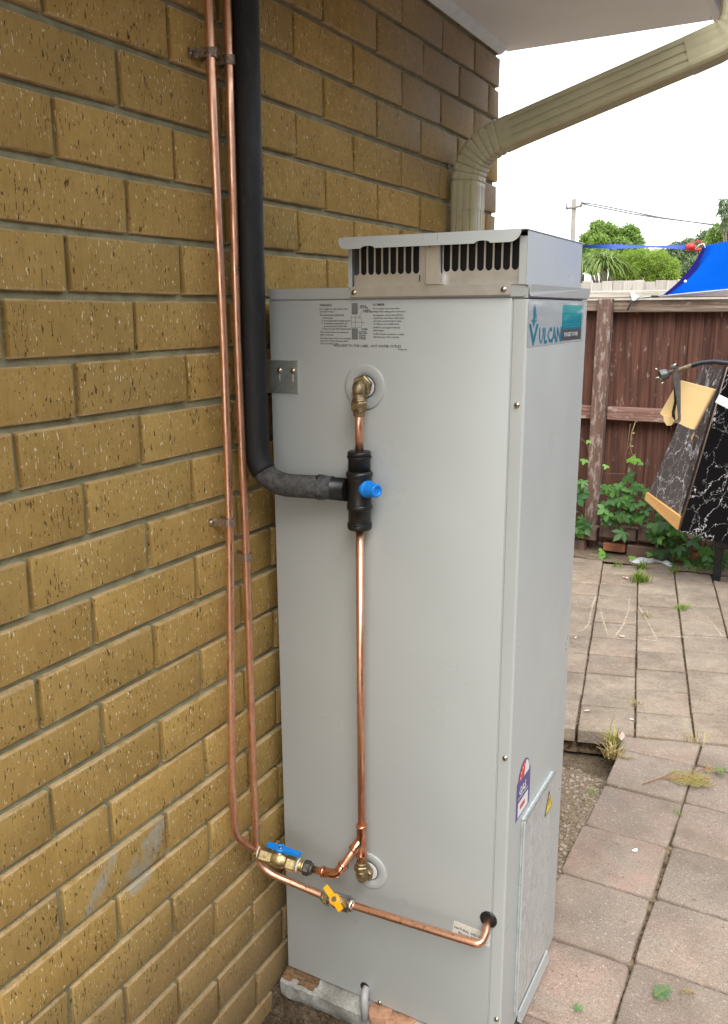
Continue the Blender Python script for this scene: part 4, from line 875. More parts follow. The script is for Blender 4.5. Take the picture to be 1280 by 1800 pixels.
mb = MB(); z_ = o1.z; mb.lathe((rx, YP, z_-.048), (0, 0, 1), [(0, .0088), (.001, .0098), (.008, .0105), (.010, .0125)], 20); hexnut(mb, (rx, YP, z_-.038), (0, 0, 1), .0152, .016, rot=.2); mb.lathe((rx, YP, z_-.022), (0, 0, 1), [(0, .0125), (.002, .0125), (.003, .0108), (.018, .0108)], 20)
mb.tube(fillet([(rx, YP, z_-.010), (rx, YP, z_+.003), (o1.x, Y0-.004, z_+.003)], .012, 6), .0110, 18); mb.build('elbow_connector', M['dbrass'], temp)
mb = MB(); dv = Vector((o1.x-rx, Y0-YP, 0)).normalized(); hexnut(mb, Vector((rx, YP, z_+.003))+dv*.010, dv, .0185, .010, rot=.52); mb.build('socket_nut', M['dbrass'], temp)

def clip(py, pxy, mat, label, up=False):
    y, z = pxy; t = thing('pipe_clip', label, 'clip', (.01, y, z), group='saddle clips holding the copper pipes to the wall')
    mb = MB(); r = .0092; w = .007
    arc = [(.030+r*cos(radians(a)), y+r*sin(radians(a))) for a in range(-150, 151, 30)][::-1]
    path = [(.0025, y+.015), (.0025, y+.011), (.012, y+.0095)]+[(.030+r*cos(radians(a)), y+r*sin(radians(a))) for a in range(110, -111, -20)]+[(.012, y-.0095), (.0025, y-.011), (.0025, y-.022)]
    for (xa, ya), (xb, yb) in zip(path[:-1], path[1:]):
        d = Vector((xb-xa, yb-ya)); nn_ = Vector((-d.y, d.x)).normalized()*.0007
        mb.hexa([(xa-nn_.x, ya-nn_.y, z-w), (xb-nn_.x, yb-nn_.y, z-w), (xb+nn_.x, yb+nn_.y, z-w), (xa+nn_.x, ya+nn_.y, z-w), (xa-nn_.x, ya-nn_.y, z+w), (xb-nn_.x, yb-nn_.y, z+w), (xb+nn_.x, yb+nn_.y, z+w), (xa+nn_.x, ya+nn_.y, z+w)])
    mb.build('strap', M[mat], t)
    screw(.003, y-.0165, z, (1, 0, 0), .0042, t, mat='clip_old' if mat == 'clip_old' else 'screw')
q = at(371, 93, 0, .03); clip(0, (q.y, q.z), 'clip_old', 'dark rusty saddle clip high on the left copper pipe')
q = at(403, 106, 0, .03); clip(0, (q.y, q.z), 'clip_old', 'dark rusty saddle clip high on the right copper pipe beside the black pipe')
q = at(403, 918, 0, .03); clip(0, (q.y, q.z), 'clip_new', 'shiny saddle clip on the left copper pipe at mid wall')
q = at(433, 979, 0, .03); clip(0, (q.y, q.z), 'clip_new', 'shiny saddle clip on the right copper pipe just below the black bend')

# ================================================================== SLAB
slab = thing('concrete_slab', 'rough concrete slab with a pale cement patch under the heater', 'slab', (.25, .6, 0))
def slabz(x, y): return .0165+.0015*mn.noise(Vector((x*40, y*40, 2)))-(.016 if y < .425 else 0)
nx, ny = 80, 40; vs = []; 
def fy(x): return .404+.004*mn.noise(Vector((x*9, 1, 1)))+.002*mn.noise(Vector((x*40, 3, 1)))
prof_ = lambda x: [(Y1-.01, .0165), (.436, .0165), (.428, .011), (fy(x)+.012, .007), (fy(x)+.003, .005), (fy(x)-.001, -.001), (fy(x)+.001, -.02), (fy(x)+.004, -.036+.006*mn.noise(Vector((x*30, 7, 1)))), (fy(x)+.03, -.07)]
vs = []; nxs = 220
for i in range(nxs+1):
    x = .034+i*(.462-.034)/nxs
    for j, (y, z) in enumerate(prof_(x)): k = .0022*mn.noise(Vector((x*60, y*60+j*3, z*60))); vs.append((x, y+(0 if j < 2 else k), z+(0 if j < 2 else k)))
m_ = 9; fs = [(i*m_+j, i*m_+j+1, (i+1)*m_+j+1, (i+1)*m_+j) for i in range(nxs) for j in range(m_-1)]
mb = MB().add(vs, fs, True); mb.mi = [1 if (i//8)*.00195+.034 < .112+.010*mn.noise(Vector(((i//8)*.11, (i % 8)*.7, 2)))+(.008 if i % 8 == 2 else 0) and i % 8 < 3+(1 if mn.noise(Vector(((i//8)*.09, 5, 2))) < .12 else 0) else 0 for i in range(len(fs))]
mb.build('slab_body', [M['slab'], M['rustdirt']], slab, autos=32)
for i, (px_, py_, w, l, h, rz) in enumerate([(668, 1775, .05, .035, .02, .3), (712, 1787, .045, .04, .022, -.2), (690, 1790, .03, .025, .018, .9), (760, 1806, .05, .03, .02, .1)]):
    p = at(px_, py_, 2, .012); me = paver_mesh(w, l, h, 70+i, .003, 'brokenbrick', .012, 3)
    put('broken_brick', me, None, loc=(p.x, min(p.y, .420)-.002, .018-.004*i*.3), rot=(.05, -.1, rz), label=['largest broken brick piece wedged under the heater beside the drain spout', 'broken brick piece second from the drain spout under the heater edge', 'small broken brick chip in front of the two larger pieces', 'broken brick piece farthest right under the bottom edge of the heater'][i], cat='broken brick', group='broken brick packing under the heater')
# ================================================================== TIMBER FENCE
FY = 4.27
fence = thing('timber_fence', 'red-brown stained timber paling fence with weathered rails behind the patio', 'fence', (.4, FY, 0))
def wbox(name, x0, x1, y0, y1, z0, z1, mat, parent, b=.003, rot=(0, 0, 0), label=None):
    me = MB().rbox(-(x1-x0)/2, (x1-x0)/2, -(y1-y0)/2, (y1-y0)/2, -(z1-z0)/2, (z1-z0)/2, b).mesh(name, M[mat])
    kw = {'label': label} if label else {}
    return put(name, me, parent, loc=((x0+x1)/2, (y0+y1)/2, (z0+z1)/2), rot=rot, **kw)
rd = random.Random(21); ex = [-.215, -.041, .029, .147, .223, .298, .357]
xs = [-3.0]
while xs[-1] < -.33: xs.append(xs[-1]+rd.uniform(.085, .12))
xs += ex
while xs[-1] < 2.85: xs.append(xs[-1]+rd.uniform(.075, .12))
for i in range(len(xs)-1):
    a, b = xs[i], xs[i+1]; dy = .012*(i % 2)
    wbox('paling', a-(.010 if i % 2 else 0), b+(.010 if i % 2 else 0), FY+.028+dy, FY+.042+dy, rd.uniform(-.02, .01), 1.42+rd.uniform(-.01, .01), 'paling', fence, .002, (0, rd.uniform(-.006, .006), 0))
wbox('post', -.283, -.202, FY-.075, FY-.012, -.1, 1.478, 'post', fence, .004, (0, .006, 0))
for px_ in (-2.6, 2.1): wbox('post', px_, px_+.08, FY-.075, FY-.012, -.1, 1.478, 'post', fence, .004)
wbox('top_rail', -.198, 2.9, FY-.03, FY+.024, 1.402, 1.470, 'rail', fence, .004); wbox('top_rail', -3.2, -.287, FY-.03, FY+.024, 1.410, 1.470, 'rail', fence, .004)
wbox('middle_rail', -.198, 2.9, FY-.03, FY+.024, .780, .857, 'midrail', fence, .004); wbox('middle_rail', -3.2, -.287, FY-.03, FY+.024, .780, .857, 'midrail', fence, .004)
wbox('capping_board', -3.2, 2.9, FY-.05, FY+.06, 1.482, 1.522, 'cap', fence, .004)
# unseen fence added at the right to shade the wall and heater side
sf = thing('side_fence', 'plain timber paling fence along the right side of the yard', 'fence', (2.9, 1, 0))
for i in range(90):
    y = -5+.105*i; wbox('paling', 2.90, 2.915, y, y+.10, 0, 1.75, 'paling', sf, .002)
nh = thing('neighbour_house', 'brick house of the neighbour beyond the side fence', 'house', (4.0, 1, 0))  # unseen block added to cut low sky light on wall top and heater
MB().box(3.9, 9.5, -6, 6.5, -.1, 2.75).build('wall', M['neigh'], nh)
MB().hexa([(3.3, -6.6, 2.70), (10, -6.6, 2.70), (10, 7, 2.70), (3.3, 7, 2.70), (6.6, -4, 4.3), (7, -4, 4.3), (7, 4.5, 4.3), (6.6, 4.5, 4.3)]).build('roof', M['neighroof'], nh)
# ---- old brick edging
edge = thing('brick_edging', 'low edging of old loose bricks stacked along the foot of the fence', 'garden edging', (.2, 4.15, 0))
rd = random.Random(8)
def edgebrick(x0, x1, z0, z1, mat, y=4.15, rz=0): 
    me = MB().rbox(-(x1-x0)/2, (x1-x0)/2, -.05, .05, -(z1-z0)/2, (z1-z0)/2, .007, 2).mesh('brick', M[mat]); put('brick', me, edge, loc=((x0+x1)/2, y, (z0+z1)/2), rot=(rd.uniform(-.04, .04), rd.uniform(-.03, .03), rz))
A = lambda px, py: at(px, py, 1, 4.10)
for (xa, ya, xb, yb, mat) in ((1054, 925, 1117, 952, 'oldbrick'), (1122, 928, 1172, 957, 'oldbrick'), (1060, 954, 1098, 973, 'orangebrick'), (1102, 957, 1176, 987, 'oldbrick'), (1178, 962, 1215, 990, 'orangebrick')):
    a, b = A(xa, ya), A(xb, yb); edgebrick(a.x, b.x, b.z, a.z, mat)
x = A(1176, 930).x
for i in range(10):
    edgebrick(x+.005, x+.20, .075, .15, 'oldbrick'); edgebrick(x+.09, x+.28, -.01, .07, 'oldbrick' if i % 3 else 'orangebrick'); x += .2
x = A(1050, 930).x
for i in range(5): edgebrick(x-.20, x-.005, .07, .145, 'oldbrick'); edgebrick(x-.26, x-.07, -.01, .065, 'oldbrick'); x -= .2

# ================================================================== VINES
def leaf_mesh(kind):
    lobes = [(0, 1.0), (68, .82), (-68, .82)] if kind == 0 else [(0, 1.0), (50, .8), (-50, .8), (105, .55), (-105, .55)]
    mb = MB()
    for ang, L_ in lobes:
        a = radians(ang); d = Vector((sin(a), cos(a), 0)); s = Vector((cos(a), -sin(a), 0)); w = .30*L_ if kind == 0 else .2*L_
        P = [Vector((0, 0, 0)), d*(.28*L_)+s*w*.75+Vector((0, 0, .03)), d*(.62*L_)+s*w+Vector((0, 0, .02)), d*L_+Vector((0, 0, -.10)), d*(.62*L_)-s*w+Vector((0, 0, .02)), d*(.28*L_)-s*w*.75+Vector((0, 0, .03)), d*(.55*L_)+Vector((0, 0, -.02))]
        mb.add([p+Vector((0, 0, .004*(ang != 0))) for p in P], [(0, 1, 6), (1, 2, 6), (2, 3, 6), (3, 4, 6), (4, 5, 6), (5, 0, 6)], True)
    return mb
LM = [leaf_mesh(0).mesh('leaf', M['leaf']), leaf_mesh(1).mesh('leaf', M['leaf']), leaf_mesh(0).mesh('leaf', M['leafy'])]
def vine(label, spots, seed, group='creeper plants at the foot of the fence', stems=()):
    rd = random.Random(seed); c = at(spots[0][0], spots[0][1], 1, 4.1); t = thing('creeper_plant', label, 'plant', (c.x, 4.15, 0), group)
    mb = MB()
    for sp in spots:
        px, py, size, kind = sp[:4]; y = sp[4] if len(sp) > 4 else rd.uniform(4.02, 4.10)
        p = at(px, py, 1, y); s = size/FPX*(p-CAM).dot(FW)
        f = Vector((rd.uniform(-.5, .5), -1+rd.uniform(-.2, .2), rd.uniform(.1, 1.1))).normalized(); 
        q_ = f.to_track_quat('Z', 'Y') @ Matrix.Rotation(rd.uniform(2.3, 4.0), 3, 'Z').to_quaternion()
        put('leaf', LM[kind], t, loc=p, rot=q_.to_euler(), scale=(s, s, s))
        g = p+Vector((rd.uniform(-.05, .05), .06, -rd.uniform(.08, .2))); g.z = max(g.z, .01)
        mb.tube([p, (p+g)/2+Vector((rd.uniform(-.01, .01), 0, .01)), g], .0012, 5)
    for st_ in stems: mb.tube(fillet([at(a, b, 1, 4.12) for a, b in st_], .05, 4), .0022, 5)
    mb.build('stem', M['stem'], t); return t
rd = random.Random(4)
def cloud(x0, x1, y0, y1, n, smin, smax, kinds=(0, 0, 1)): return [(rd.uniform(x0, x1), rd.uniform(y0, y1), rd.uniform(smin, smax), rd.choice(kinds)) for _ in range(n)]
vine('creeper with three lobed leaves left of the fence post', cloud(1008, 1030, 845, 930, 20, 14, 20)+[(1028, 808, 11, 2), (1036, 775, 8, 2), (1018, 935, 14, 2), (1020, 855, 16, 0)], 1, stems=[[(1015, 765), (1032, 780), (1036, 800), (1030, 840)], [(1010, 805), (1028, 808)]])
vine('creeper mounded between the fence post and the marbled boards', [(1108, 805, 13, 2), (1118, 806, 12, 2), (1128, 812, 9, 2), (1066, 818, 9, 2), (1102, 835, 20, 0), (1088, 852, 19, 0), (1072, 856, 17, 0), (1112, 858, 18, 0), (1094, 878, 22, 2), (1116, 885, 18, 0), (1122, 905, 24, 0), (1080, 880, 16, 0), (1096, 935, 26, 1), (1063, 893, 18, 0)]+cloud(1058, 1145, 850, 915, 46, 12, 19), 2, stems=[[(1116, 800), (1108, 840), (1100, 900)], [(1062, 832), (1100, 833)], [(1108, 745), (1102, 790), (1100, 830)], [(1105, 820), (1098, 800), (1112, 770)]])
vine('creeper spilling from below the marbled boards', [(1150, 920, 20, 0), (1158, 945, 15, 2), (1200, 935, 20, 0), (1195, 960, 22, 1), (1215, 950, 20, 0), (1228, 985, 20, 1), (1250, 940, 14, 2)]+cloud(1145, 1280, 915, 1000, 70, 12, 20)+cloud(1150, 1200, 900, 940, 14, 12, 18), 3)
vine('low creeper seedlings on the soil by the fence post foot', [(1060, 968, 12, 2, 4.0), (1066, 974, 11, 0, 4.0), (1058, 978, 9, 2, 3.98), (1022, 981, 10, 0, 3.98), (1034, 983, 11, 0, 3.98), (1014, 983, 9, 0, 3.98), (1142, 972, 9, 2, 4.0), (1112, 978, 10, 2, 4.0), (1044, 985, 9, 0, 3.97)], 4)
# ---- dangling dry seed stalk
t = thing('dry_stalk', 'thin dry seed stalk hanging in front of the palings above the creeper', 'stalk', tuple(at(1112, 770, 1, 4.13)))
mb = MB(); sp = fillet([at(a, b, 1, 4.15) for a, b in ((1117, 742), (1110, 762), (1108, 785), (1112, 800))], .03, 5); mb.tube(sp, .0018, 5)
for i in range(12):
    p = sp[int(i*(len(sp)-1)/11)]; mb.tube([p, p+Vector((.018*(1 if i % 2 else .6), -.004, .004))], .0022, 4)
mb.build('stem', M['straw'], t)

# ================================================================== GRASS TUFTS, LITTER
def tuft(px, py, n, h, spread, mat, label, group, name='grass_tuft', cat='weed', z=0.0, seed=0, lean=(0, 0)):
    rd = random.Random(seed+px); p = at(px, py, 2, z); t = put(name, None, None, loc=p) if 0 else None
    mb = MB()
    for i in range(n):
        b = Vector((rd.gauss(0, spread*.45), rd.gauss(0, spread*.45), 0)); a = rd.uniform(0, 2*pi); l = h*rd.uniform(.5, 1.1); o = rd.uniform(.15, .8)
        d = Vector((cos(a)*o+lean[0], sin(a)*o+lean[1], 1-.3*o)).normalized(); w = Vector((-d.y, d.x, 0)); w = (w.normalized() if w.length > .01 else Vector((1, 0, 0)))*h*.035
        m1 = b+d*(l*.55); e = b+d*l*.95+Vector((d.x, d.y, 0))*(l*.35)-Vector((0, 0, l*.12))
        mb.add([b-w, b+w, m1+w*.8, m1-w*.8, e], [(0, 1, 2, 3), (3, 2, 4)])
    o = mb.build(name, M[mat], None, fix=False); o.location = p
    return tag(o, label, cat, group)
GW = 'grass weeds growing in the paving joints'
tuft(1124, 1022, 90, .085, .045, 'grass', 'largest bright green grass tuft in the joint in the middle of the patio', GW, seed=1)
tuft(1128, 1000, 60, .07, .035, 'grass', 'grass tuft just behind the largest tuft, nearest the white plastic bag', GW, seed=2)
tuft(1198, 1071, 45, .045, .025, 'grass', 'small round grass tuft alone in a joint at the right of the patio', GW, seed=3)
tuft(1085, 997, 30, .045, .04, 'grass', 'thin grass sprigs at the patio edge left of the plastic bag', GW, seed=4)
tuft(1187, 1005, 36, .05, .04, 'grass', 'grass sprigs at the patio edge right of the white plastic bag', GW, seed=5)
tuft(1225, 1003, 50, .05, .07, 'grass', 'low grass strip at the patio edge under the dark creeper', GW, seed=6)
tuft(1262, 998, 50, .05, .07, 'straw', 'dry grass strip at the patio edge at the far right', GW, seed=7)
tuft(1137, 1083, 30, .035, .03, 'straw', 'dry straw wisp lying on the patio in front of the large tuft', GW, seed=8)
tuft(1118, 1240, 40, .03, .035, 'straw', 'flattened straw wisp on the joint nearest the soil pit', GW, seed=9)
tuft(1222, 1303, 34, .035, .04, 'straw', 'dry straw in the joint where the path meets the patio', GW, seed=10)
tuft(1002, 1441, 30, .028, .03, 'grass', 'tiny grass clump on the gravel close beside the heater', GW, z=-.03, seed=11)
tuft(1036, 1420, 22, .025, .025, 'grass', 'sparse grass blades at the corner of the nearest left paver by the pit', GW, z=-.02, seed=12)
tuft(1040, 1393, 20, .025, .02, 'grass', 'faint grass blades halfway along the soil pit edge', GW, z=-.02, seed=13)
tuft(1192, 1432, 22, .022, .018, 'grass', 'small green weed in the cross joint below the dead fern sprig', GW, seed=14)
tuft(1190, 972, 40, .05, .04, 'straw', 'yellow dry grass clump on the soil beside the orange brick', GW, z=.01, seed=15)
tuft(1074, 1330, 50, .07, .03, 'straw', 'dry yellow grass clump at the corner of the soil pit', GW, z=-.02, seed=16)
tuft(1080, 1312, 40, .085, .02, 'deadneedle', 'taller faded weed leaning over the rim of the soil pit', GW, z=-.01, seed=17)
for (pts_, lb) in (([(1068, 1330), (1072, 1285), (1078, 1262), (1082, 1252)], 'single long straw stalk rising from the corner of the soil pit'), ):
    o = MB().tube(fillet([at(a, b, 1, 1.86) for a, b in pts_], .02, 4), .0012, 5).build('straw_stalk', M['straw']); tag(o, lb, 'straw')
def sprig(px, py, L_, ang, mat, label, n=18, w=.03, z=.006, name='conifer_sprig', stem='twig', bend=.1):
    p = at(px, py, 2, z); t = thing(name, label, 'sprig', tuple(p), 'fallen conifer sprigs on the pavers'); d = Vector((cos(ang), sin(ang), 0)); s = Vector((-d.y, d.x, 0)); rd = random.Random(int(px))
    main = [p+d*(L_*k/6)+s*(bend*L_*sin(k*.5))+Vector((0, 0, .004)) for k in range(7)]; MB().tube(main, .0014, 5).build('stem', M[stem], t)
    mb = MB()
    for i in range(n):
        k = i/n; b = p+d*(L_*k)+s*(bend*L_*sin(k*3))+Vector((0, 0, .004)); sg = 1 if i % 2 else -1; l = w*(1.1-k*.7)*rd.uniform(.7, 1.2); dd = (d*.7+s*sg).normalized(); e = b+dd*l+Vector((0, 0, rd.uniform(0, .006)))
        for j in range(5):
            c_ = b+(e-b)*(j/4.5); 
            for s3 in (1, -1):
                f = (dd+s*s3*.9*sg+d*.3*s3).normalized()*l*.28; u = Vector((0, 0, .0012)); ww = Vector((-f.y, f.x, 0)).normalized()*.0011
                mb.add([c_-ww, c_+ww, c_+f+u], [(0, 1, 2)])
        mb.tube([b, e], .0008, 4)
    mb.build('needles', M[mat], t, fix=False); return t
a_ = at(1135, 1376, 2, 0); b_ = at(1245, 1348, 2, 0); an = math.atan2(b_.y-a_.y, b_.x-a_.x)
MB().tube([at(1130, 1378, 2, .008), at(1165, 1366, 2, .012), at(1190, 1355, 2, .010)], .0016, 5).build('twig', M['twig'], label='thin reddish dead twig lying across the paver near the pit', cat='twig')
MB().tube([at(1160, 1368, 2, .010), at(1200, 1368, 2, .012), at(1222, 1358, 2, .012), at(1240, 1350, 2, .02)], .0018, 5).build('twig', M['twig'], label='thicker reddish dead twig joining the yellow dead fern sprig', cat='twig')
sprig(1172, 1370, .13, an-.35, 'deadneedle', 'yellow dead conifer sprig spread below the reddish twigs', 26, .045)
sprig(1185, 1372, .11, an-.75, 'deadneedle', 'second yellow dead conifer sprig overlapping the cross joint', 22, .04)
sprig(1205, 1380, .09, an-.1, 'deadneedle', 'third yellow dead conifer sprig right of the cross joint', 20, .035)
sprig(1150, 1755, .045, .9, 'greenneedle', 'fresh green conifer sprig on the paver at the bottom right', 16, .022)
sprig(1023, 1781, .02, 2.6, 'greenneedle', 'tiny green conifer sprig on the paver by the heater foot', 10, .012)
sprig(1236, 1355, .06, .3, 'deadneedle', 'pale conifer sprig at the right edge behind the dead fern', 14, .022)
sprig(1262, 1362, .05, 1.2, 'greenneedle', 'small yellow-green sprig at the far right of the pavers', 12, .02)
sprig(1196, 1745, .03, .2, 'deadneedle', 'short straw coloured sprig right of the fresh green sprig', 8, .012)
sprig(1108, 1335, .05, 2.8, 'deadneedle', 'faded sprig on the wedge paver behind the large twig', 10, .02)
def flake(px, py, s, mat, label, z=.004, name='fallen_leaf', seed=1, cat='leaf', hgt=.3):
    rd = random.Random(seed+int(px)); p = at(px, py, 2, z); vs = [(s*cos(a)*rd.uniform(.6, 1.1), s*.6*sin(a)*rd.uniform(.6, 1.1), s*hgt*rd.random()) for a in [i*pi/4 for i in range(8)]]+[(0, 0, s*hgt*.6)]
    me = MB().add(vs, [(i, (i+1) % 8, 8) for i in range(8)], True).mesh(name, M[mat]); return put(name, me, None, loc=p, rot=(0, 0, rd.uniform(0, 6)), label=label, cat=cat)
flake(1091, 1299, .024, 'litter', 'pale pink curled leaf at the rim of the soil pit', hgt=1.0, z=.012)
flake(1100, 1016, .022, 'litter', 'pale fallen petal left of the large grass tuft')
flake(1033, 1249, .015, 'litter', 'small tan leaf on the paver just behind the soil pit')
flake(1094, 1119, .016, 'litter', 'brown leaf flake in the middle of the patio')
flake(1111, 1265, .010, 'white', 'tiny white chip on the paver behind the pit', cat='chip')
flake(1012, 1121, .009, 'white', 'tiny white chip on the patio next to the heater', cat='chip')
flake(1005, 1419, .014, 'white', 'flat white stone on the gravel beside the heater', z=-.028, cat='stone', name='white_stone')
flake(1006, 1408, .012, 'pebble', 'tan stone just behind the flat white stone', z=-.028, cat='stone', name='tan_stone')
flake(1116, 1495, .010, 'white', 'white speck of paint on the second nearest left paver', cat='chip')
def chalk(pts, label):
    P = fillet([at(960+x/4, 1000+y/4, 2, .0035) for x, y in pts], .12, 5); vs = []; rd = random.Random(len(pts)*7+int(pts[0][0]))
    for i, q_ in enumerate(P):
        d = (P[min(i+1, len(P)-1)]-P[max(i-1, 0)]).normalized(); n = Vector((-d.y, d.x, 0))*rd.uniform(.0025, .005); vs += [q_-n, q_+n]
    o = MB().add(vs, [(2*i, 2*i+1, 2*i+3, 2*i+2) for i in range(len(P)-1)]).build('chalk_line', M['chalk'], fix=False, label=label, cat='chalk mark', group='faint pale curved lines drawn on the patio')
    return o
mc = Mat('worn_chalk', (.66, .56, .42), .95); tn = mc.n('ShaderNodeBsdfTransparent'); mm = mc.n('ShaderNodeMixShader'); mc.link(mc.rng(mc.noise(mc.coord('World'), 70, 4, .7), .42, .60, .15, .7), mm.inputs[0]); mc.link(tn.outputs[0], mm.inputs[1]); mc.link(mc.b.outputs[0], mm.inputs[2]); mc.link(mm.outputs[0], mc.t.nodes['Material Output'].inputs[0]); M['chalk'] = mc.m
chalk([(350, 195), (325, 260), (300, 385), (262, 432), (190, 452)], 'pale hooked line on the patio nearest the heater')
chalk([(378, 275), (410, 390), (436, 470)], 'left side of the pale V shape drawn on the patio')
chalk([(588, 178), (580, 290), (545, 395), (482, 478)], 'right side of the pale V shape drawn on the patio')
chalk([(650, 262), (715, 370), (782, 505)], 'pale slanting line right of the V shape on the patio')
chalk([(655, 492), (780, 508)], 'short pale stroke closing the foot of the slanting line')
chalk([(665, 482), (820, 472), (960, 478), (1110, 482), (1240, 492)], 'long pale line crossing the patio from side to side')
chalk([(1120, 325), (1190, 410), (1250, 485)], 'pale slanting line at the right side of the patio')
rd = random.Random(9); nx, ny = 22, 8; vs = []
pa_, pb_ = at(1105, 978, 1, 3.98), at(1180, 990, 1, 3.98)
for j in range(ny+1):
    for i in range(nx+1):
        u, v = i/nx, j/ny; edge_ = .5-abs(v-.5); x = pa_.x+(pb_.x-pa_.x)*u; y = 4.06-.10*v*(.6+.4*sin(u*7)); z = .004+.05*max(0, mn.noise(Vector((u*5, v*3, 2)))+.3)*edge_*2*min(1, 6*u*(1-u)); vs.append((x, y, z))
MB().add(vs, [(j*(nx+1)+i, j*(nx+1)+i+1, (j+1)*(nx+1)+i+1, (j+1)*(nx+1)+i) for j in range(ny) for i in range(nx)], True).build('plastic_bag', M['bag'], label='crumpled white plastic bag on the soil below the brick edging', cat='bag')

# ================================================================== MARBLED BOARDS AND THE BENT BAR
def depth_pt(px, py, y): return at(px, py, 1, y)
def slab_quad(name, quad, thick, mats, label, cat, parent=None, inward=None):
    a, b, c, d = quad; n = (b-a).cross(d-a).normalized()
    if n.dot(CAM-a) < 0: n = -n
    e = -n*thick; o = (a+b+c+d)/4
    x = (b-a).normalized(); z = (a-d); z = (z-x*z.dot(x)).normalized(); y = z.cross(x); R3 = Matrix((x, y, z)).transposed(); inv = R3.inverted()
    vs = [inv@(p-o) for p in (a, b, c, d, a+e, b+e, c+e, d+e)]
    me = bpy.data.meshes.new(name); me.from_pydata([tuple(v) for v in vs], [], [(0, 1, 2, 3), (7, 6, 5, 4), (0, 4, 5, 1), (1, 5, 6, 2), (2, 6, 7, 3), (3, 7, 4, 0)])
    for m_ in mats: me.materials.append(m_)
    for i, p in enumerate(me.polygons): p.material_index = 0 if i == 0 else 1
    bm = bmesh.new(); bm.from_mesh(me); bmesh.ops.recalc_face_normals(bm, faces=bm.faces); bm.to_mesh(me); bm.free()
    ob = bpy.data.objects.new(name, me); COL.objects.link(ob); ob.matrix_world = Matrix.Translation(o) @ R3.to_4x4(); tag(ob, label, cat); return ob
yN, yF, yR = 3.55, 3.80, 3.75
qa = [depth_pt(1236, 640, yF), depth_pt(1277, 648, yN), depth_pt(1196, 922, yN), depth_pt(1139, 872, yF)]
slab_quad('laminate_board', qa, .035, [M['marble_brown'], M['chipboard']], 'brownish black marble patterned board tilted towards the fence, left of the pair', 'board')
# raw chipboard end of that board
qb = [depth_pt(1136, 865, yF), depth_pt(1194, 908, yN-.01), depth_pt(1191, 932, yN-.01), depth_pt(1133, 878, yF)]
slab_quad('chipboard_end', qb, .03, [M['chipboard'], M['chipboard']], 'raw yellow chipboard end strip along the bottom of the left marbled board', 'board')
qc = [depth_pt(1279, 645, yN-.015), depth_pt(1420, 690, yR), depth_pt(1380, 985, yR), depth_pt(1193, 934, yN-.015)]
slab_quad('laminate_board', qc, .035, [M['marble_dark'], M['blacktube']], 'glossy black marble patterned board with white veins, right of the pair', 'board')
mb = MB(); a, b = depth_pt(1279, 645, yN-.02), depth_pt(1193, 936, yN-.02); mb.tube([a, b], .0035, 6); mb.build('edge_trim', M['rustpipe'], label='thin metal trim down the corner between the two marbled boards', cat='trim')
fr = thing('board_stand', 'dark steel stand carrying the marbled boards off the ground', 'stand', (.6, 3.9, 0))
for px_ in (1268, 1400):
    p = depth_pt(px_, 930, 3.85); MB().rbox(p.x-.02, p.x+.02, 3.83, 3.87, -.02, p.z+.1, .003).build('leg', M['blacktube'], fr)
p = depth_pt(1300, 955, 3.85); MB().rbox(p.x-.12, p.x+.5, 3.80, 3.90, p.z-.03, p.z+.01, .003).build('shelf_bar', M['blacktube'], fr)
# cream board
yB = 3.50
cb = thing('cream_board', 'cream foam board square held by the black lever in front of the marbled board', 'board', tuple(depth_pt(1225, 710, yB)))
def pane(pts, y, t, name, mat, parent): 
    P = [depth_pt(a, b, y) for a, b in pts]; return MB().prism(P, (0.004, t, 0)).build(name, mat, parent)
pane([(1196.5, 669), (1254, 684), (1253, 692), (1219, 755), (1207, 751), (1193, 744), (1197, 740)], yB, .012, 'board_face', M['cardfoam'], cb)
pane([(1254.5, 684), (1257, 686), (1222, 755), (1219.5, 755)], yB-.002, .02, 'board_edge', M['cardedge'], cb)
cs = thing('cream_scrap', 'smaller torn cream foam scrap behind the black lever on the left', 'board', tuple(depth_pt(1180, 720, yB)))
pane([(1185, 683), (1187, 700), (1192, 715), (1191, 738), (1182, 744), (1160, 727)], yB+.03, .01, 'scrap_face', M['cardfoam'], cs)
mb = MB(); P = [depth_pt(a, b, yB+.012) for a, b in ((1166, 730), (1175, 733), (1184, 730), (1186, 741), (1180, 748), (1172, 748), (1167, 740))]; mb.prism(P, (0, .012, 0)); mb.build('curled_edge', M['cardfoam'], cs)
bar = thing('bent_bar', 'bent black tube with a cup shaped end fitting and a hanging lever above the boards', 'bar', tuple(depth_pt(1190, 655, yB)))
D_ = (depth_pt(1190, 655, 3.45)-CAM).dot(FW)/FPX
bp2 = [depth_pt(a, b, 3.46) for a, b in ((1172, 657), (1195, 650), (1215, 643), (1235, 638), (1255, 636), (1285, 639), (1340, 655), (1400, 690))]
bp2 = fillet(bp2, .05, 3)
MB().tube(bp2[:6], 4.0*D_, 12).build('rusty_end', M['rustpipe'], bar); MB().tube(bp2[5:], 4.2*D_, 12).build('black_tube', M['blacktube'], bar)
c0 = depth_pt(1174, 657, 3.46); cdir = (depth_pt(1156, 662, 3.44)-c0).normalized()
MB().lathe(c0, cdir, [(-.006, 4*D_), (0, 8*D_), (4*D_, 9.5*D_), (13*D_, 10*D_), (14*D_, 10.5*D_), (14*D_, 8.5*D_), (6*D_, 7.5*D_)], 18).build('end_cup', M['gunmetal'], bar)
for (a, b, c, d) in ((1153, 665, 1159, 663), (1162, 676, 1166, 672), (1152, 648, 1156, 650)): MB().tube([depth_pt(a, b, 3.43), depth_pt(c, d, 3.43)], 1.6*D_, 6).build('cup_prong', M['screw'], bar)
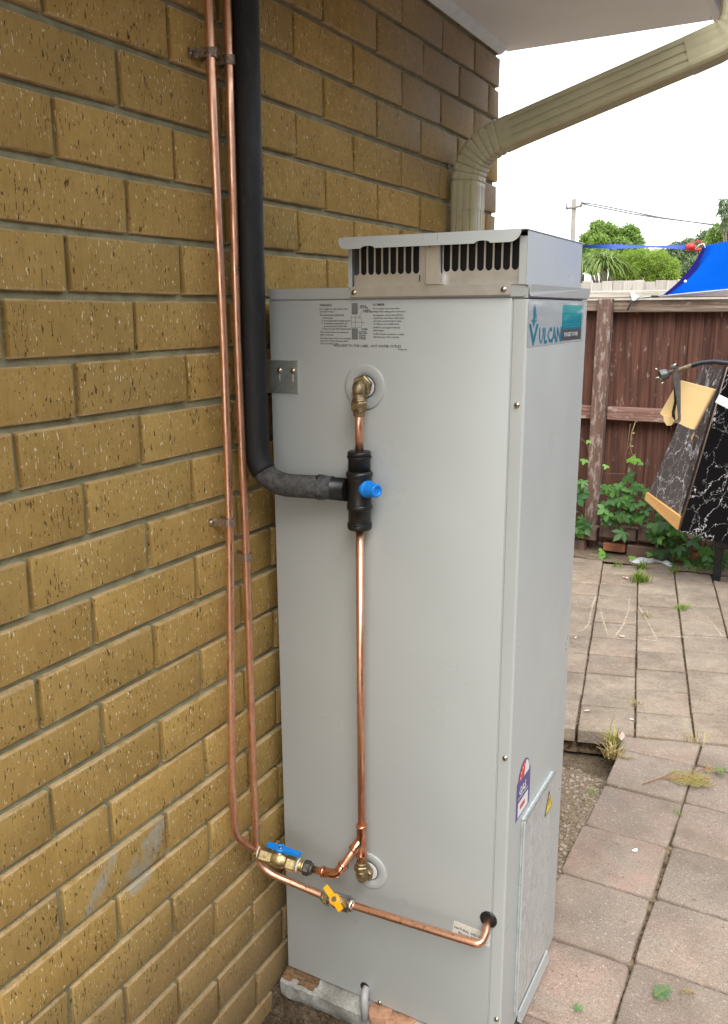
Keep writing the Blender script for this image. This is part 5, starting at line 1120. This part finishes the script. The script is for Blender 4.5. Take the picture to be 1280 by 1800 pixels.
LV = [depth_pt(a, b, 3.45) for a, b in ((1184, 645), (1193, 646), (1195, 700), (1196.5, 735), (1192, 736), (1189, 700), (1183, 665))]
MB().prism(LV, (0, .014, 0)).build('lever', M['gunmetal'], bar)
MB().prism([depth_pt(a, b, 3.47) for a, b in ((1183.5, 662), (1189, 662), (1191, 700), (1186, 725), (1187, 740), (1181, 732), (1181, 724), (1185, 705))], (0, .014, 0)).build('lever_inner', M['blacktube'], bar)
MB().lathe(depth_pt(1184, 645, 3.44), (0, -1, 0), [(-.004, 4.5*D_), (.004, 4.5*D_), (.006, 2*D_)], 12).build('pivot_bolt', M['gunmetal'], bar)
MB().tube([depth_pt(1181, 643, 3.44), depth_pt(1189, 640, 3.44)], 1.6*D_, 6).build('pivot_pin', M['screw'], bar)
MB().tube(fillet([depth_pt(a, b, 3.455) for a, b in ((1196, 734), (1192, 737), (1186, 742), (1183, 746))], .01, 3), 1.3*D_, 6).build('spring_wire', M['gunmetal'], bar)
P = [depth_pt(a, b, 3.40) for a, b in ((1257, 707), (1264, 694), (1300, 711), (1294, 726))]; wt = MB().prism(P, (0, .02, 0)).build('white_box_section', M['whitemetal'], label='white metal box section end poking out in front of the black board', cat='metal bar')

# ================================================================== SHADE SAIL
sail = thing('shade_sail', 'bright blue shade cloth with a dark blue hem stretched above the fence', 'shade sail', tuple(at(1235, 430, 1, 4.1)))
def sp_(px, py, y): return at(px, py, 1, y)
TL, BL = sp_(1238, 432, 4.12), sp_(1166, 519, 4.20); BLt = BL
TRf, BRf = Vector((2.75, 3.0, 2.35)), Vector((2.8, 4.18, 1.62))
tr1 = sp_(1280, 424, 4.06); br1 = sp_(1280, 508, 4.19)
def sail_grid(nu=30, nv=12):
    vs = []
    for j in range(nv+1):
        v = j/nv
        for i in range(nu+1):
            u = i/nu; uu = u**1.6
            if uu < .08: pass
            top = TL+(tr1-TL)*min(1, uu/.05) if uu < .05 else tr1+(TRf-tr1)*((uu-.05)/.95); bot = BL+(br1-BL)*min(1, uu/.09) if uu < .09 else br1+(BRf-br1)*((uu-.09)/.91)
            p = top*(1-v)+bot*v; 
            if u == 0: q1, q2 = TL, BL; 
            side = sin(pi*v)*.022*(1-min(1, uu*8)); p = p+Vector((side, 0, -side*.4)); p.y += .05*sin(pi*v)*sin(pi*min(1, uu)); vs.append(p)
    return vs, [(j*(nu+1)+i, j*(nu+1)+i+1, (j+1)*(nu+1)+i+1, (j+1)*(nu+1)+i) for j in range(nv) for i in range(nu)]
vs, fs = sail_grid(); MB().add(vs, fs, True).build('cloth', M['bluecloth'], sail, fix=False)
hem = []; nv = 14
for j in range(nv+1):
    v = j/nv; p = TL*(1-v)+BL*v; p = p+Vector((sin(pi*v)*.022, 0, -sin(pi*v)*.009)); w = .052*(1-.55*v); hem += [p+Vector((-.002, -.006, 0)), p+Vector((w, -.007, .0))]
    if j == nv: break
MB().add(hem, [(2*j, 2*j+1, 2*j+3, 2*j+2) for j in range(len(hem)//2-1)], True).build('hem', M['bluehem'], sail, fix=False)
e = sp_(1205, 494.5, 4.14); MB().lathe(e, (0, -1, 0), [(0, .008), (.002, .008), (.003, .005)], 12).build('eyelet', M['whitemetal'], sail)
edgeb = [BL+(br1-BL)*t for t in (0, 1)]+[BRf]; MB().tube([p+Vector((0, -.004, -.003)) for p in edgeb], .004, 6).build('edge_cord', M['whitemetal'], sail)
strap = thing('blue_strap', 'blue webbing strap pulled tight across the sky to the shade sail corner', 'strap', tuple(sp_(1110, 433, 4.1)))
bk = sp_(1214, 434, 4.11); far = sp_(1000, 433, 3.9); far = far+(far-bk)*.6
n_ = 24; vs = []
for i in range(n_+1):
    t = i/n_; p = bk+(far-bk)*t; w = .013*(.55+.45*abs(cos(t*9))); th = .9*sin(t*7); vs += [p+Vector((0, sin(th)*w, cos(th)*w)), p-Vector((0, sin(th)*w, cos(th)*w))]
MB().add(vs, [(2*i, 2*i+1, 2*i+3, 2*i+2) for i in range(n_)], True).build('webbing', M['bluestrap'], strap, fix=False)
k = sp_(1206, 432, 4.10); dd = (TL-bk).normalized()
MB().tube([bk-dd*.025, bk-dd*.012, bk+dd*.012, bk+dd*.024], [.012, .019, .020, .014], 12).build('red_buckle', M['redplastic'], strap)
rp = fillet([sp_(a, b, 4.10) for a, b in ((1218, 430), (1226, 424), (1233, 424), (1236, 432))], .012, 4); MB().tube(rp, .0032, 6).build('red_hook', M['redplastic'], strap)
rp = fillet([sp_(a, b, 4.10) for a, b in ((1222, 438), (1230, 430), (1237, 428), (1240, 436))], .010, 4); MB().tube(rp, .0034, 6).build('steel_ring', M['whitemetal'], strap)
MB().tube([sp_(1222, 440, 4.10), sp_(1232, 438, 4.10)], .006, 8).build('red_tab', M['redplastic'], strap)
cl = thing('spring_clamp', 'small silver clamp and black cord tying the sail corner over the fence rail', 'clamp', tuple(sp_(1113, 522, 4.2)))
MB().prism([sp_(a, b, 4.195) for a, b in ((1107, 514), (1112, 514), (1124, 521), (1120, 527), (1112, 529))], (0, .02, 0)).build('clamp_body', M['whitemetal'], cl)
MB().tube([sp_(1120, 525, 4.19), sp_(1135, 522, 4.19), sp_(1152, 520.5, 4.19), BL], .004, 6).build('cord', M['galv'], cl)
MB().tube([sp_(1112, 528, 4.19), sp_(1108, 535, 4.19), sp_(1103, 545, 4.195)], .005, 6).build('rope', M['rope'], cl); MB().tube([sp_(1145, 521, 4.185), sp_(1158, 521, 4.185)], .006, 6).build('knot', M['rope'], cl)
# small folded blue cloth seen past the eave end
p0 = at(1259, -6, 1, 1.95); MB().prism([at(1262, -10, 1, 1.95), at(1300, -12, 1, 1.95), at(1300, 40, 1, 1.95), at(1272, 34, 1, 1.95), at(1265, 20, 1, 1.95)], (0, .01, 0)).build('cloth_flap', simple('pale_blue_cloth', (.12, .26, .78), .7, nscale=60, var=.2, col2=(.25, .38, .75)).m, label='small flap of pale blue cloth showing between the eave end and the downpipe', cat='cloth')

# ================================================================== BEYOND THE FENCE
far_f = thing('grey_fence', 'pale grey weathered paling fence in the next yard', 'fence', (-1, 8.6, 0))
x = -3.2; rd = random.Random(2); j = 0
while x < 1.5:
    w = rd.uniform(.095, .115); wbox('paling', x, x+w-.004, 8.60+.008*(j % 2), 8.615+.008*(j % 2), -.1, 1.715+rd.uniform(-.012, .012), 'greyfence', far_f, .002); x += w; j += 1
p = at(1123, 500, 1, 8.55); wbox('post', p.x-.05, p.x+.05, 8.50, 8.585, -.1, 1.715, 'greyfence', far_f, .003)
wbox('rail', -3.2, 1.5, 8.55, 8.598, 1.50, 1.585, 'greyfence', far_f, .003)
def quadleaf(mb, p, l, w, rd, droop=0):
    d = Vector((rd.gauss(0, 1), rd.gauss(0, 1), rd.gauss(0, 1)-droop)).normalized(); s = d.cross(Vector((rd.gauss(0, 1), rd.gauss(0, 1), rd.gauss(0, 1)))).normalized()*w
    mb.add([p, p+d*l*.5+s, p+d*l, p+d*l*.5-s], [(0, 1, 2, 3)])
def leafy(name, label, cat, cx, cy, clumps, n, l, w, mat, trunk=None, seed=0, group=None, droop=0, branches=True):
    rd = random.Random(seed); t = thing(name, label, cat, (cx, cy, 0), group); mb = MB(); tot = sum(c[3]**2 for c in clumps)
    for (x, y, z, r) in clumps:
        for i in range(int(n*r*r/tot)):
            v = Vector((rd.gauss(0, 1), rd.gauss(0, 1), rd.gauss(0, 1))).normalized()*r*(rd.random()**.35)
            k = mn.noise(v*(2.2/r)+Vector((x, y, z)))
            if k < -.12 and rd.random() < .75: continue
            quadleaf(mb, Vector((x, y, z))+v*(1+.25*k), l*rd.uniform(.6, 1.3), w*rd.uniform(.6, 1.2), rd, droop)
    mb.build('crown' if cat == 'tree' else 'foliage', M[mat], t, fix=False)
    tm = MB(); top = max(c[2] for c in clumps)
    tm.tube([(cx, cy, -.2), (cx+.03, cy, top*.4), (cx, cy, top*.75)], [r_ for r_ in ((trunk or .05), (trunk or .05)*.7, (trunk or .05)*.4)], 8)
    if branches:
        for (x, y, z, r) in clumps: tm.tube([(cx, cy, top*.35), ((cx+x)/2, (cy+y)/2, z*.75), (x, y, z+r*.3)], [(trunk or .05)*.5, (trunk or .05)*.3, .006], 6)
    tm.build('trunk' if cat == 'tree' else 'stem', M['bark'], t); return t
def C_(px, py, Y, rpx): p = at(px, py, 1, Y); return (p.x, p.y, p.z, rpx/FPX*(p-CAM).dot(FW))
c = [C_(1035, 425, 25, 16), C_(1052, 405, 25.5, 15), C_(1070, 412, 25, 17), C_(1090, 420, 25.5, 17), C_(1108, 410, 25, 15), C_(1115, 428, 25, 16), C_(1055, 435, 24.6, 22), C_(1090, 440, 24.6, 22), C_(1030, 450, 25, 18), C_(1118, 445, 25, 14)]
leafy('garden_tree', 'rounded bushy green tree rising behind the blue strap', 'tree', c[6][0], 25.3, c, 26000, .11, .026, 'treeleaf', .16, 1)
c = [C_(1190, 440, 40, 14), C_(1212, 436, 40, 16), C_(1230, 440, 40, 14), C_(1170, 450, 40, 13), C_(1200, 452, 40, 20), C_(1150, 458, 40, 12)]
leafy('garden_tree', 'low grey-green tree line far off behind the red buckle', 'tree', c[1][0], 40, c, 9000, .17, .035, 'treeleafd', .15, 2)
c = [C_(1262, 408, 28, 13), C_(1275, 415, 28, 14), C_(1290, 405, 28, 22), C_(1252, 422, 28, 10), C_(1268, 428, 28, 14), C_(1310, 420, 28, 26)]
leafy('garden_tree', 'yellow-green tree at the right edge above the blue shade sail', 'tree', c[2][0], 28, c, 14000, .12, .026, 'treeleaf', .15, 3)
c = [C_(1272, 352, 18, 6), C_(1268, 366, 18, 5), C_(1276, 378, 18, 6), C_(1284, 360, 18, 8), C_(1266, 358, 18, 4), C_(1270, 395, 18, 5), C_(1290, 380, 18, 8)]
leafy('gum_tree', 'sparse gum tree sprays hanging at the right edge of the sky', 'tree', at(1292, 400, 1, 18).x, 18, c, 520, .16, .016, 'treeleafd', .05, 4, droop=1.2)
c = [C_(1232, 415, 30, 5), C_(1244, 412, 30, 5), C_(1226, 420, 30, 4), C_(1240, 420, 30, 5)]
leafy('gum_tree', 'faint wispy tree tops just above the red hook', 'tree', c[0][0], 30, c, 260, .22, .03, 'treeleafd', .04, 5)
c = [C_(1085, 470, 9.0, 17), C_(1105, 462, 9.1, 19), C_(1130, 456, 9.1, 20), C_(1155, 460, 9, 20), C_(1178, 470, 9, 16), C_(1120, 478, 9.05, 20), C_(1150, 482, 9.05, 20), C_(1095, 484, 9.05, 14), C_(1175, 486, 9.05, 14)]
leafy('feathery_bush', 'bright feathery green bush along the grey fence', 'bush', c[3][0], 9.1, c, 30000, .05, .003, 'bushleaf', .02, 6)
c = [C_(1168, 484, 8.95, 9), C_(1178, 478, 8.95, 8), C_(1186, 488, 8.95, 8)]
leafy('flowering_bush', 'small yellow leaved bush in front of the feathery bush', 'bush', c[0][0], 9.0, c, 2500, .03, .006, 'bushleaf', .012, 7)
c = [C_(1220, 470, 12, 16), C_(1205, 480, 12, 14), C_(1240, 465, 12, 16), C_(1260, 470, 12, 18)]
leafy('hedge_shrub', 'dull green shrub half hidden behind the blue shade sail', 'bush', c[0][0], 12, c, 6000, .045, .012, 'treeleafd', .02, 8)
c = [C_(1030, 462, 10, 12), C_(1055, 452, 10.3, 14), C_(1042, 470, 10.2, 12)]
leafy('hedge_shrub', 'green shrub between the strap leaved plant and the round tree', 'bush', c[0][0], 10.2, c, 6000, .045, .012, 'treeleaf', .02, 9)
def strappy(px, py, Y, n, L_, label, seed):
    rd = random.Random(seed); p = at(px, py, 1, Y); t = thing('strap_leaf_plant', label, 'plant', (p.x, p.y, 0)); mb = MB()
    for i in range(n):
        a = rd.uniform(0, 2*pi); e = rd.uniform(.5, 1.35); l = L_*rd.uniform(.7, 1.1); d = Vector((cos(a)*cos(e), sin(a)*cos(e), sin(e))); q0 = p.copy(); w = Vector((-sin(a), cos(a), 0))*.010; pts = []
        for s in range(7): u = s/6; pts.append(p+d*(l*u)-Vector((0, 0, l*.75*u*u*u*(1.4-sin(e)*.6)))+Vector((cos(a), sin(a), 0))*(l*.15*u*u))
        vs = []
        for s, q_ in enumerate(pts): ww = w*(1-s/6.5); vs += [q_-ww, q_+ww]
        mb.add(vs, [(2*s, 2*s+1, 2*s+3, 2*s+2) for s in range(6)], True)
    mb.build('leaves', M['blade'], t, fix=False); MB().tube([(p.x, p.y, 0), (p.x, p.y, p.z)], [.06, .035], 8).build('trunk', M['bark'], t)
strappy(1062, 474, 8.95, 260, .42, 'large arching strap leaved plant right of the heater cowl', 1)
strappy(1022, 482, 8.95, 160, .40, 'strap leaved plant partly hidden behind the heater cowl', 2)
pole = thing('power_pole', 'grey timber power pole with one cross arm against the white sky', 'pole', (-10.4, 40.5, 0))
b0_ = at(1005, 470, 1, 40.5); t0_ = at(1009.5, 350, 1, 40.5)
dn = (b0_-t0_).normalized(); MB().tube([t0_+dn*((t0_.z+.2)/-dn.z), t0_], [.15, .10], 10).build('pole_shaft', M['polewood'], pole)
ca, cb_ = at(995.5, 367, 1, 40.4), at(1022.5, 362, 1, 40.4); MB().tube([ca, cb_], .055, 8).build('cross_arm', M['polewood'], pole)
for px_, py_ in ((995.8, 366), (1021.8, 361.5)):
    a = at(px_, py_, 1, 40.35); MB().tube([a-Vector((0, 0, .02)), a+Vector((0, 0, .2))], .05, 8).build('insulator', M['polewood'], pole)
for (pts_, lb) in (([(1022, 356), (1045, 359), (1071, 364), (1160, 382), (1300, 402)], 'upper power line running right from the pole'), ([(1022, 358), (1113, 376), (1150, 382), (1266, 396), (1320, 402)], 'lower power line sagging behind the trees on the right')):
    o = MB().tube([at(a, b, 1, 40.4) for a, b in pts_], .030, 5).build('power_line', M['wire']); tag(o, lb, 'power line', 'power lines')
print('objects', len(S.objects))
